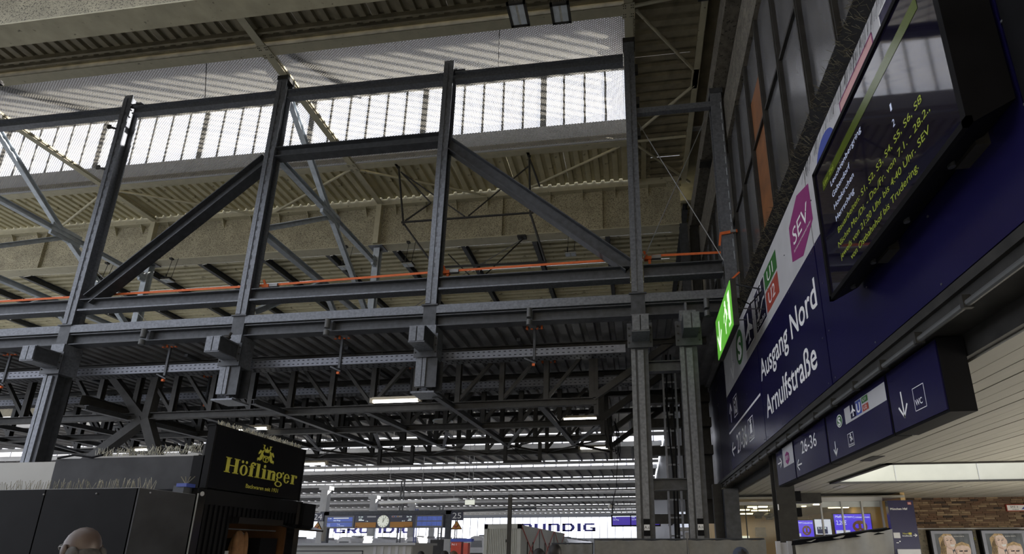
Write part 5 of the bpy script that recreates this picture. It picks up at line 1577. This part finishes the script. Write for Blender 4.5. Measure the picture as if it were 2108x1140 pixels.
for s, a, b, z, h in (('Leuchtenbergring', 6.15, 5.19, 6.16, .075), ('Geltendorf', 6.15, 5.58, 5.99, .075), ('Holzkirchen', 6.15, 5.52, 5.82, .075), ('Herrsching', 6.15, 5.57, 5.65, .075), ('1', 4.58, 4.55, 5.82, .08), ('2', 4.59, 4.55, 5.64, .08)):
    text(m, s, P, a, b, z, z + h, 1)
for s, a, b, z in (('Bauarbeiten: S1, S2, S3, S4, S5, S6, S8', 6.14, 4.1, 5.475), ('Nächte Mo./Di. - Do./Fr. von 7.1. - 28.2.,', 6.19, 4.02, 5.30), ('jeweils von 21:20 Uhr bis 4:40 Uhr. SEV', 6.17, 4.08, 5.13), ('von Ostbahnhof bis Trudering.', 5.90, 4.33, 4.965)):
    text(m, s, P, a, b, z, z + .078, 0)
m.build('lettering', [MONG, MONW, MONB], mo)
part('wall_bracket', STEELD, mo, lambda m: (m.box(2.75, 4.2, 6.74, 3.0, 4.4, 6.95), m.box(2.75, 5.9, 6.74, 3.0, 6.1, 6.95), m.box(2.85, 4.0, 4.9, 3.0, 4.3, 5.3), m.box(2.85, 5.6, 4.9, 3.0, 5.9, 5.3)))
part('vent_row', STEELM, mo, lambda m: [m.tube((2.76, y, 4.85), (2.76, y, 4.90), .03, 10) for y in (4.2, 5.0, 5.8, 6.4)])
# ---- green exit sign
ex = thing('exit_sign', 'green lit emergency exit sign with running man, hung before the right wall', 'sign', (2.3, 12.4, 6.4))
pbox('sign_case', STEELD, ex, 2.21, 11.17, 6.46, 2.33, 13.55, 7.60)
pbox('lit_face', EXITG, ex, 2.195, 11.2, 6.48, 2.212, 13.52, 7.57)
m = MB()
P = planeX(2.192)
arrow(m, P, (13.0, 7.32), (13.04, 6.62), .38, .12, 0)
# running man through a door
rect(m, P, 11.62, 6.60, 11.36, 7.42, 0)
oval(m, planeX(2.189), 11.98, 7.36, .085, .075, 0, 14)
Q = planeX(2.189)
stroke(m, Q, [(11.95, 7.24), (11.8, 6.98)], .15, 0)
stroke(m, Q, [(11.95, 7.22), (12.17, 7.12), (12.22, 6.98)], .06, 0)
stroke(m, Q, [(11.92, 7.22), (11.7, 7.14), (11.58, 7.2)], .06, 1)
stroke(m, Q, [(11.82, 6.98), (12.05, 6.86), (12.05, 6.64)], .07, 0)
stroke(m, Q, [(11.8, 6.98), (11.66, 6.82), (11.5, 6.68)], .07, 1)
m.build('lettering', [EXITW, EXITG], ex)  # arrow and running man pictogram, no letters
part('bracket', STEELM, ex, lambda m: (m.bar((2.3, 11.3, 7.52), (3.0, 11.6, 7.5), .025, .025), m.bar((2.3, 13.3, 7.52), (3.0, 13.3, 7.5), .025, .025), m.bar((2.3, 11.25, 6.9), (3.0, 11.4, 6.9), .02, .02)))
part('cable', BLACK, ex, lambda m: m.path([(2.46, 11.3, 7.1), (2.6, 11.2, 6.95), (2.9, 11.3, 7.3)], .015))

# ---- row of hanging signs under the soffit
def hang(y0, y1, label, d=.2, z0=3.06, z1=3.83):
    t = thing('hanging_sign', label, 'sign', (3.3, (y0 + y1) / 2, z0), group='signs hanging under the soffit')
    pbox('sign_case', BLACK, t, 3.16, y1, z0 - .03, 3.16 + d, y0, z1)
    pbox('sign_face', NAVY, t, 3.145, y1 + .02, z0, 3.162, y0 - .02, z1 - .01)
    return t


P = planeX(3.142)
Q = planeX(3.139)
R = planeX(3.136)
t = hang(12.5, 11.07, 'smallest hanging sign with arrow and purple SEV hexagon')
m = MB()
rect(m, P, 11.9, 3.38, 11.1, 3.8, 1)
flat(m, Q, [(11.55, 3.68), (11.4, 3.62), (11.4, 3.48), (11.55, 3.40), (11.7, 3.47), (11.7, 3.63)], 2)
text(m, 'SEV', R, 11.67, 11.43, 3.51, 3.59, 0)
arrow(m, P, (12.35, 3.53), (12.02, 3.53), .13, .03, 0)
m.build('lettering', [WHITE, GREYS, PURPLE], t)
t = hang(11.03, 9.12, 'hanging sign reading 26-36 with a left arrow')
m = MB()
text(m, '26-36', P, 10.54, 9.63, 3.45, 3.69, 0)
arrow(m, P, (10.62, 3.28), (10.92, 3.28), .13, .03, 0)
m.build('lettering', [WHITE], t)
t = hang(9.07, 6.82, 'longest hanging sign with S logo, aeroplane and stadium symbols')
m = MB()
rect(m, P, 8.23, 3.5, 6.84, 3.74, 1)
oval(m, P, 8.46, 3.61, .12, .10, 6); ring(m, Q, 8.46, 3.61, .12, .10, .015, 0)
text(m, 'S', R, 8.52, 8.40, 3.545, 3.675, 0, .04)
arrow(m, P, (8.77, 3.34), (8.78, 3.12), .10, .025, 0)
frame2(m, P, 8.23, 3.155, 8.02, 3.345, .008, 0)
text(m, 'Stadion', P, 8.21, 8.04, 3.17, 3.2, 0)
oval(m, P, 8.12, 3.32, .018, .016, 0, 8); stroke(m, P, [(8.15, 3.29), (8.09, 3.28), (8.07, 3.24)], .025, 0); stroke(m, P, [(8.1, 3.28), (8.13, 3.23)], .025, 0)
rect(m, Q, 8.0, 3.53, 7.8, 3.74, 7)
flat(m, R, [(7.91, 3.72), (7.89, 3.72), (7.88, 3.66), (7.82, 3.62), (7.82, 3.6), (7.885, 3.62), (7.885, 3.57), (7.87, 3.55), (7.93, 3.55), (7.915, 3.57), (7.915, 3.62), (7.98, 3.6), (7.98, 3.62), (7.92, 3.66)], 0)
rect(m, Q, 7.79, 3.53, 7.6, 3.73, 4); text(m, 'U', R, 7.76, 7.63, 3.56, 3.70, 0, .03)
rect(m, Q, 7.57, 3.645, 7.37, 3.73, 6); text(m, 'U1', R, 7.53, 7.42, 3.665, 3.71, 0)
rect(m, Q, 7.57, 3.53, 7.37, 3.62, 3); text(m, 'U2', R, 7.53, 7.42, 3.55, 3.6, 0)
m.build('lettering', [WHITE, GREYS, PURPLE, REDS, BLUEP, PINK, GREENS, NAVY], t)
t = hang(6.79, 5.6, 'nearest hanging sign reading WC with a down arrow', d=.26)
m = MB()
arrow(m, P, (6.48, 3.49), (6.475, 3.19), .13, .028, 0)
frame2(m, P, 6.21, 3.19, 5.97, 3.45, .008, 0)
text(m, 'WC', P, 6.19, 6.04, 3.245, 3.315, 0, .01)
m.build('lettering', [WHITE], t)

# ================================================================== BAKERY KIOSK
kf = thing('kiosk_counter', 'black clad kiosk block at the left edge', 'kiosk', (-9, 6.6, 0))
for x0, x1 in ((-13, -9.22), (-9.2, -7.82), (-7.8, -6.45)):
    pbox('front_panel', BLACK, kf, x0, 6.22, 0, x1, 6.27, 2.475)
pbox('side_panel', DARKP, kf, -6.47, 6.22, 0, -6.43, 7.12, 2.475)
pbox('body', BLACK, kf, -13, 6.28, 0, -6.48, 7.1, 2.46)
pbox('top_edge', GREYU, kf, -13, 6.24, 2.46, -6.46, 7.14, 2.482)
spikes('bird_spikes', kf, ((-13, 6.6, 2.48), (-6.6, 6.6, 2.48)), 260, .17, .05)
m = MB()
for i in range(9):
    m.ball((-12.5 + .78 * i, 6.215, 2.41), .012, .01, .012, 6, 4)
m.build('screw', WIRE, kf, kind='stuff')
kb = thing('kiosk_fascia', 'upper kiosk fascia of pale grey and charcoal boards', 'fascia', (-9, 7.4, 2.4))
pbox('grey_board', PANEL, kb, -13, 7.33, 2.58, -9.16, 7.38, 3.05)
pbox('charcoal_board', DARKP, kb, -9.15, 7.32, 2.58, -6.75, 7.38, 3.09)
pbox('body', BLACK, kb, -13, 7.4, 2.59, -6.78, 9.5, 3.0)
pbox('end_board', BLACK, kb, -6.75, 7.30, 2.58, -6.56, 7.42, 3.09)
pbox('white_coping', WHITEU, kb, -8.7, 7.5, 3.04, -6.85, 7.75, 3.15)
spikes('bird_spikes', kb, ((-8.75, 7.55, 3.14), (-6.85, 7.55, 3.2)), 90, .14, .09, SPIKEB)
spikes('bird_spikes', kb, ((-8.75, 7.65, 3.14), (-6.85, 7.65, 3.2)), 70, .14, .09, SPIKEB)
part('loose_cable', BLACK, kb, lambda m: m.path([(-9.1, 7.3, 3.1), (-8.8, 7.28, 3.14), (-8.5, 7.3, 3.1), (-8.3, 7.28, 3.13)], .018))
kc = thing('kiosk_container', 'black ribbed container booth with an open serving hatch', 'container', (-7.5, 8.4, 0))
X0 = -6.45
pbox('top_rail', BLACK, kc, -6.55, 7.18, 2.36, X0, 9.66, 2.58)
pbox('corner_post', BLACKG, kc, -6.6, 7.17, 0, X0 + .01, 7.32, 2.58)
pbox('corner_post', BLACKG, kc, -6.6, 9.53, 0, X0 + .01, 9.68, 2.58)
m = MB()
y = 7.34
while y < 9.5:
    z0 = 2.14 if 7.9 < y else 0
    m.box(-6.53, y, z0, -6.49, y + .1, 2.36)
    m.box(-6.49, y + .02, z0, -6.462, y + .06, 2.36)
    y += .1
m.build('ribbed_wall', BLACK, kc)
part('pale_edge_strip', GREYU, kc, lambda m: m.box(-6.448, 7.165, 0, -6.436, 7.18, 2.5))  # thin pale grey strip up the container corner
pbox('roof', BLACK, kc, -13, 7.18, 2.5, -6.5, 9.66, 2.57)
pbox('front_wall', BLACK, kc, -13, 7.18, 0, -6.6, 7.22, 2.5)
pbox('inner_back_wall', WOODO, kc, -9.4, 7.3, 0, -9.3, 9.6, 2.5)
pbox('inner_side_wall', WOODO, kc, -9.4, 9.5, 0, -6.6, 9.55, 2.3)
pbox('inner_panel', PANEL, kc, -6.9, 7.95, 0, -6.85, 8.05, 2.1)
pbox('hatch_lintel', BLACKG, kc, -6.5, 7.9, 2.10, -6.30, 8.98, 2.2)
part('hatch_flap', BLACKG, kc, lambda m: m.prism([(-6.46, 8.95, 2.14), (-6.46, 9.9, 2.13), (-6.05, 9.9, 2.02), (-6.05, 8.95, 2.03)], (0, 0, .03)))
pbox('flap_edge', GREYU, kc, -6.08, 9.84, 1.85, -6.04, 9.92, 2.13)
pbox('extension_box', BLACK, kc, -6.9, 9.68, 2.10, -6.4, 10.05, 2.56)
pbox('hook_rail', STEELM, kc, -6.75, 8.1, 2.02, -6.72, 9.4, 2.04)
pbox('inner_cabinet', BLACK, kc, -7.4, 9.0, 0, -6.7, 9.45, 1.9)
pbox('price_tag', WHITEU, kc, -6.62, 8.08, 1.55, -6.60, 8.16, 1.68)
pbox('lamp', WARML, kc, -8.2, 8.2, 2.45, -8.0, 8.3, 2.49)
part('lifting_eye', WHITEU, kc, lambda m: m.tube((-6.44, 7.24, 2.50), (-6.43, 7.24, 2.50), .035, 8))
kl = thing('floodlamp', 'small blue and black lamp clipped on the kiosk corner', 'lamp', (-6.7, 7.1, 2.48))
part('body', STEELM, kl, lambda m: (m.box(-6.72, 7.02, 2.47, -6.55, 7.2, 2.6),))
part('cap', BLUEP, kl, lambda m: m.box(-6.66, 7.0, 2.58, -6.5, 7.16, 2.63))
part('wire', SPIKE, kl, lambda m: [m.tube((-6.6, 7.1, 2.62), (-6.6 + dx, 7.1, 2.74), .006, 4) for dx in (-.1, -.03, .05, .12)])
jk = thing('hanging_jacket', 'brown jacket hanging inside the serving hatch', 'jacket', (-6.73, 8.55, 1.3))
m = MB()
m.ball((-6.74, 8.5, 1.6), .09, .17, .42, 14, 10)
m.ball((-6.70, 8.40, 1.62), .06, .06, .38, 10, 8)
m.ball((-6.70, 8.62, 1.62), .06, .06, .38, 10, 8)
m.build('cloth', JACKET, jk, smooth=True)
part('hanger', WIRE, jk, lambda m: m.path([(-6.73, 8.38, 1.93), (-6.73, 8.52, 2.0), (-6.73, 8.66, 1.93)], .008))

# ---- bakery sign box with serif lettering and crest
hs = thing('bakery_sign', 'black box sign with yellow Höflinger lettering and crest', 'sign', (-6.7, 8.4, 2.6))
part('sign_box', BLACK, hs, lambda m: m.box(-6.58, 7.30, 2.60, -6.456, 9.55, 3.56))
part('sign_face', BLACKG, hs, lambda m: m.box(-6.456, 7.31, 2.605, -6.45, 9.54, 3.555))
part('edge_trim', BLACK, hs, lambda m: (m.box(-6.46, 7.28, 2.59, -6.44, 7.31, 3.57), m.box(-6.46, 9.54, 2.59, -6.44, 9.57, 3.57), m.box(-6.6, 7.28, 3.555, -6.44, 9.57, 3.575)))
pbox('mount_post', STEELD, hs, -6.72, 7.42, 2.6, -6.58, 7.5, 3.3)
spikes('bird_spikes', hs, ((-6.53, 7.4, 3.57), (-6.53, 9.5, 3.57)), 220, .1, .06)
P = planeX(-6.438)
m = MB()
B0, CAP, XH, DES = 2.875, 3.115, 3.045, 2.79
SW, TH = .075, .014


def serif(u, v, w): rect(m, P, u - w / 2, v, u + w / 2, v + TH)


def stem(u, z0, z1): rect(m, P, u, z0, u + SW, z1)


def bowl(u0, u1, z0, z1, k=.42):                      # fat-sided oval with a slim counter
    cu, cv, ru, rv = (u0 + u1) / 2, (z0 + z1) / 2, (u1 - u0) / 2, (z1 - z0) / 2
    n = 28
    for i in range(n):
        a, b = 2 * math.pi * i / n, 2 * math.pi * (i + 1) / n
        f = lambda t: (cu + ru * math.cos(t), cv + rv * math.sin(t))
        h = lambda t: (cu + ru * k * math.cos(t), cv + (rv - TH) * math.sin(t))
        flat(m, P, [f(a), f(b), h(b), h(a)])


# H
stem(7.605, B0, CAP); stem(7.785, B0, CAP)
for u in (7.642, 7.823):
    serif(u, B0, .125); serif(u, CAP - TH, .125)
rect(m, P, 7.68, 2.985, 7.79, 3.0)
# o umlaut
bowl(7.905, 8.085, B0 - .005, XH)
oval(m, P, 7.95, 3.09, .025, .025, 0, 12); oval(m, P, 8.04, 3.09, .025, .025, 0, 12)
# f
stem(8.135, B0, 3.07); serif(8.172, B0, .12); rect(m, P, 8.105, XH - .02, 8.24, XH - .005)
ring(m, P, 8.20, 3.06, .065, .06, .03, 0, 14, 60, 180); oval(m, P, 8.235, 3.09, .024, .024, 0, 12)
# l
stem(8.29, B0, CAP); serif(8.328, B0, .125); rect(m, P, 8.262, CAP - TH, 8.33, CAP)
# i
stem(8.445, B0, XH); serif(8.482, B0, .125); rect(m, P, 8.417, XH - TH, 8.48, XH); oval(m, P, 8.482, 3.09, .03, .03, 0, 12)
# n
stem(8.58, B0, XH); serif(8.617, B0, .115); rect(m, P, 8.555, XH - TH, 8.60, XH)
stem(8.70, B0, 3.0); serif(8.737, B0, .115); ring(m, P, 8.705, 3.0, .07, .045, .03, 0, 14, 0, 180)
# g
bowl(8.80, 8.965, 2.935, XH, .40); bowl(8.785, 8.985, DES - .005, 2.885, .62)
flat(m, P, [(8.81, 2.93), (8.84, 2.945), (8.87, 2.90), (8.83, 2.875)]); oval(m, P, 8.985, 3.04, .022, .022, 0, 12); rect(m, P, 8.94, 3.02, 8.99, 3.03)
# e
bowl(9.01, 9.18, B0 - .005, XH, .42); rect(m, P, 9.05, 2.96, 9.165, 2.975)
BK = MB()
flat(BK, planeX(-6.436), [(9.10, 2.957), (9.185, 2.957), (9.185, 2.925), (9.10, 2.925)])
# r
stem(9.235, B0, XH); serif(9.272, B0, .12); rect(m, P, 9.21, XH - TH, 9.25, XH)
ring(m, P, 9.33, 3.0, .05, .045, .016, 0, 12, 40, 170); oval(m, P, 9.365, 3.018, .03, .028, 0, 12)
text(m, 'Backwaren seit 1931', P, 8.1, 8.905, 2.685, 2.75, 0, .008)
# crest: two winged figures holding a pretzel under a crown
for s in (-1, 1):
    X = lambda d: 8.475 + s * d
    flat(m, P, [(X(.05), 3.37), (X(.10), 3.39), (X(.09), 3.44), (X(.13), 3.455), (X(.055), 3.455), (X(.07), 3.41), (X(.055), 3.37), (X(.09), 3.30), (X(.06), 3.27), (X(.02), 3.275), (X(.03), 3.255), (X(.08), 3.25), (X(.10), 3.2), (X(.14), 3.17), (X(.19), 3.175), (X(.20), 3.15), (X(.215), 3.19), (X(.20), 3.22), (X(.17), 3.215), (X(.14), 3.29), (X(.12), 3.345), (X(.10), 3.36)])
    flat(m, P, [(X(.12), 3.34), (X(.16), 3.36), (X(.20), 3.30), (X(.195), 3.27), (X(.15), 3.30)])
flat(m, P, [(8.43, 3.33), (8.52, 3.33), (8.535, 3.40), (8.50, 3.38), (8.475, 3.43), (8.45, 3.38), (8.415, 3.40)])
ring(m, P, 8.445, 3.205, .045, .045, .016); ring(m, P, 8.505, 3.205, .045, .045, .016); ring(m, P, 8.475, 3.215, .08, .06, .016)
m.build('lettering', GOLD, hs)
BK.build('letter_gap', BLACKG, hs)


# ================================================================== PEOPLE
def person(x, y, top, face, hair, hairmat, coat, label, bald=False, cap=False, glasses=False):
    """standing figure, crown of the head at height top, facing angle face (degrees, 0 = away from the camera)."""
    H = top
    s = H / 1.78
    bm = bmesh.new()
    sl = bm.verts.layers.skin.verify()
    V = {}

    def v(n, p, r):
        q = bm.verts.new((p[0] * s, p[1] * s, p[2] * s))
        q[sl].radius = (r * s, r * s)
        V[n] = q

    def e(*ns):
        for a, b in zip(ns, ns[1:]): bm.edges.new((V[a], V[b]))
    v('pel', (0, 0, .95), .135); V['pel'][sl].use_root = True
    v('wai', (0, 0, 1.12), .125); v('che', (0, .0, 1.32), .15); v('nkb', (0, 0, 1.47), .07); v('nk', (0, .015, 1.56), .055)
    e('pel', 'wai', 'che', 'nkb', 'nk')
    for k in (-1, 1):
        t = 'l' if k < 0 else 'r'
        v('sh' + t, (.19 * k, 0, 1.42), .07); v('el' + t, (.25 * k, -.02, 1.12), .05); v('wr' + t, (.25 * k, .06, .87), .033); v('pa' + t, (.25 * k, .08, .80), .036)
        e('che', 'sh' + t, 'el' + t, 'wr' + t, 'pa' + t)
        for f, (dx, L) in enumerate(((-.03, .075), (-.01, .09), (.01, .085), (.03, .065))):
            v('f%d%s' % (f, t), (.25 * k, .08 + dx, .76), .010); v('g%d%s' % (f, t), (.245 * k, .085 + dx, .76 - L), .008)
            e('pa' + t, 'f%d%s' % (f, t), 'g%d%s' % (f, t))
        v('th' + t, (.235 * k, .12, .79), .012); v('ti' + t, (.23 * k, .135, .74), .010)
        e('pa' + t, 'th' + t, 'ti' + t)
        v('hp' + t, (.095 * k, 0, .88), .095); v('kn' + t, (.10 * k, .01, .50), .065); v('an' + t, (.10 * k, -.02, .10), .045); v('to' + t, (.11 * k, .15, .04), .04)
        e('pel', 'hp' + t, 'kn' + t, 'an' + t, 'to' + t)
    me = bpy.data.meshes.new('p')
    bm.to_mesh(me)
    bm.free()
    o = bpy.data.objects.new('p', me)
    COL.objects.link(o)
    o.modifiers.new('s', 'SKIN')
    sd = o.modifiers.new('d', 'SUBSURF')
    sd.levels = 1
    dg = bpy.context.evaluated_depsgraph_get()
    bo = bpy.data.meshes.new_from_object(o.evaluated_get(dg))
    bpy.data.objects.remove(o)
    m = MB()
    vs = [tuple(q.co) for q in bo.vertices]
    m.add(vs, [tuple(p.vertices) for p in bo.polygons])
    bpy.data.meshes.remove(bo)
    # head grown onto the neck: skull, jaw, nose, ears, lips, eyes
    def B(c, rx, ry, rz, mi=0, nu=14, nv=10): m.ball((c[0] * s, c[1] * s, c[2] * s), rx * s, ry * s, rz * s, nu, nv, mi)
    nbody = len(m.f)
    B((0, .02, 1.67), .078, .098, .11)
    B((0, .055, 1.615), .058, .065, .065)
    B((0, .122, 1.645), .014, .022, .024)
    B((0, .112, 1.60), .026, .01, .010)
    for k in (-1, 1):
        B((.080 * k, .01, 1.655), .012, .026, .034)
        B((.032 * k, .108, 1.675), .014, .01, .009)
    ca, sa = math.cos(math.radians(face)), math.sin(math.radians(face))
    rot = lambda p: (p[0] * ca - p[1] * sa + x, p[0] * sa + p[1] * ca + y, p[2])
    mats = []
    for i, f in enumerate(m.f):
        cx = sum(m.v[q][2] for q in f) / len(f) / s
        ax = abs(sum(m.v[q][0] for q in f) / len(f)) / s
        mats.append(0 if (i >= nbody or cx > 1.53 or (cx < .86 and ax > .19)) else (2 if cx < .92 else 1))
    m.m = mats
    m.v = [rot(p) for p in m.v]
    t = thing('person', label, 'person', (x, y, 0))
    m.build('body', [SKIN, coat, CLOTH], t, smooth=True)
    h = MB()

    def HB(c, rx, ry, rz, nu=14, nv=9): h.ball((c[0] * s, c[1] * s, c[2] * s), rx * s, ry * s, rz * s, nu, nv)
    if bald:
        HB((0, -.05, 1.615), .070, .054, .06)
        for k in (-1, 1): HB((.062 * k, -.03, 1.635), .022, .055, .042)
    else:
        HB((0, -.005, 1.69), .088, .105, .102)
        if hair == 'long': HB((0, -.055, 1.58), .085, .06, .14)
    h.v = [rot(p) for p in h.v]
    h.build('hair', hairmat, t, smooth=True)
    if cap:
        c = MB()
        c.ball((0, 0.01 * s, 1.71 * s), .094 * s, .11 * s, .09 * s, 14, 8)
        c.box(-.06 * s, .09 * s, 1.70 * s, .06 * s, .17 * s, 1.715 * s)
        c.v = [rot(p) for p in c.v]
        c.build('cap', CLOTHB, t, smooth=True)
    if glasses:
        g = MB()
        for k in (-1, 1):
            pts = [(.034 * k * s + .024 * s * math.cos(a), .125 * s, 1.672 * s + .018 * s * math.sin(a)) for a in [2 * math.pi * i / 10 for i in range(11)]]
            g.path(pts, .003 * s, 5)
            g.tube((.058 * k * s, .122 * s, 1.675 * s), (.083 * k * s, .0, 1.68 * s), .003 * s, 5)
        g.v = [rot(p) for p in g.v]
        g.build('glasses', WIRE, t)
    # coat collar
    k = MB()
    k.tube((0, 0, 1.46 * s), (0, .01 * s, 1.53 * s), .085 * s, 14)
    k.v = [rot(p) for p in k.v]
    k.build('collar', coat, t, smooth=True)
    return t


person(-3.08, 2.72, 1.825, 72, 'fringe', HAIRG, CLOTH, 'balding person with grey hair and glasses before the black kiosk', bald=True, glasses=True)
person(-1.1, 7.0, 1.755, 10, 'short', HAIRD, CLOTH, 'taller dark haired person in front of the grey containers')
person(-1.42, 7.6, 1.70, -15, 'short', HAIRD, CLOTHB, 'shorter dark haired person beside the taller one by the containers')
person(1.14, 6.5, 1.70, 5, 'short', HAIRD, CLOTH, 'person in a dark cap before the tarpaulin fence', cap=True)
person(3.75, 15.2, 1.72, 30, 'short', HAIRB, CLOTHB, 'person in a bluish cap inside the shop gap beside the pillar', cap=True)
person(-3.7, 10.6, 1.66, 20, 'long', HAIRB, CLOTH, 'brown haired person left of the thin upright pole')
person(-4.1, 11.2, 1.66, -10, 'short', HAIRD, CLOTH, 'dark haired person next to the brown haired one')
person(-5.2, 12.6, 1.65, 0, 'short', HAIRD, CLOTH, 'dark haired person at the right end of the grey stall')
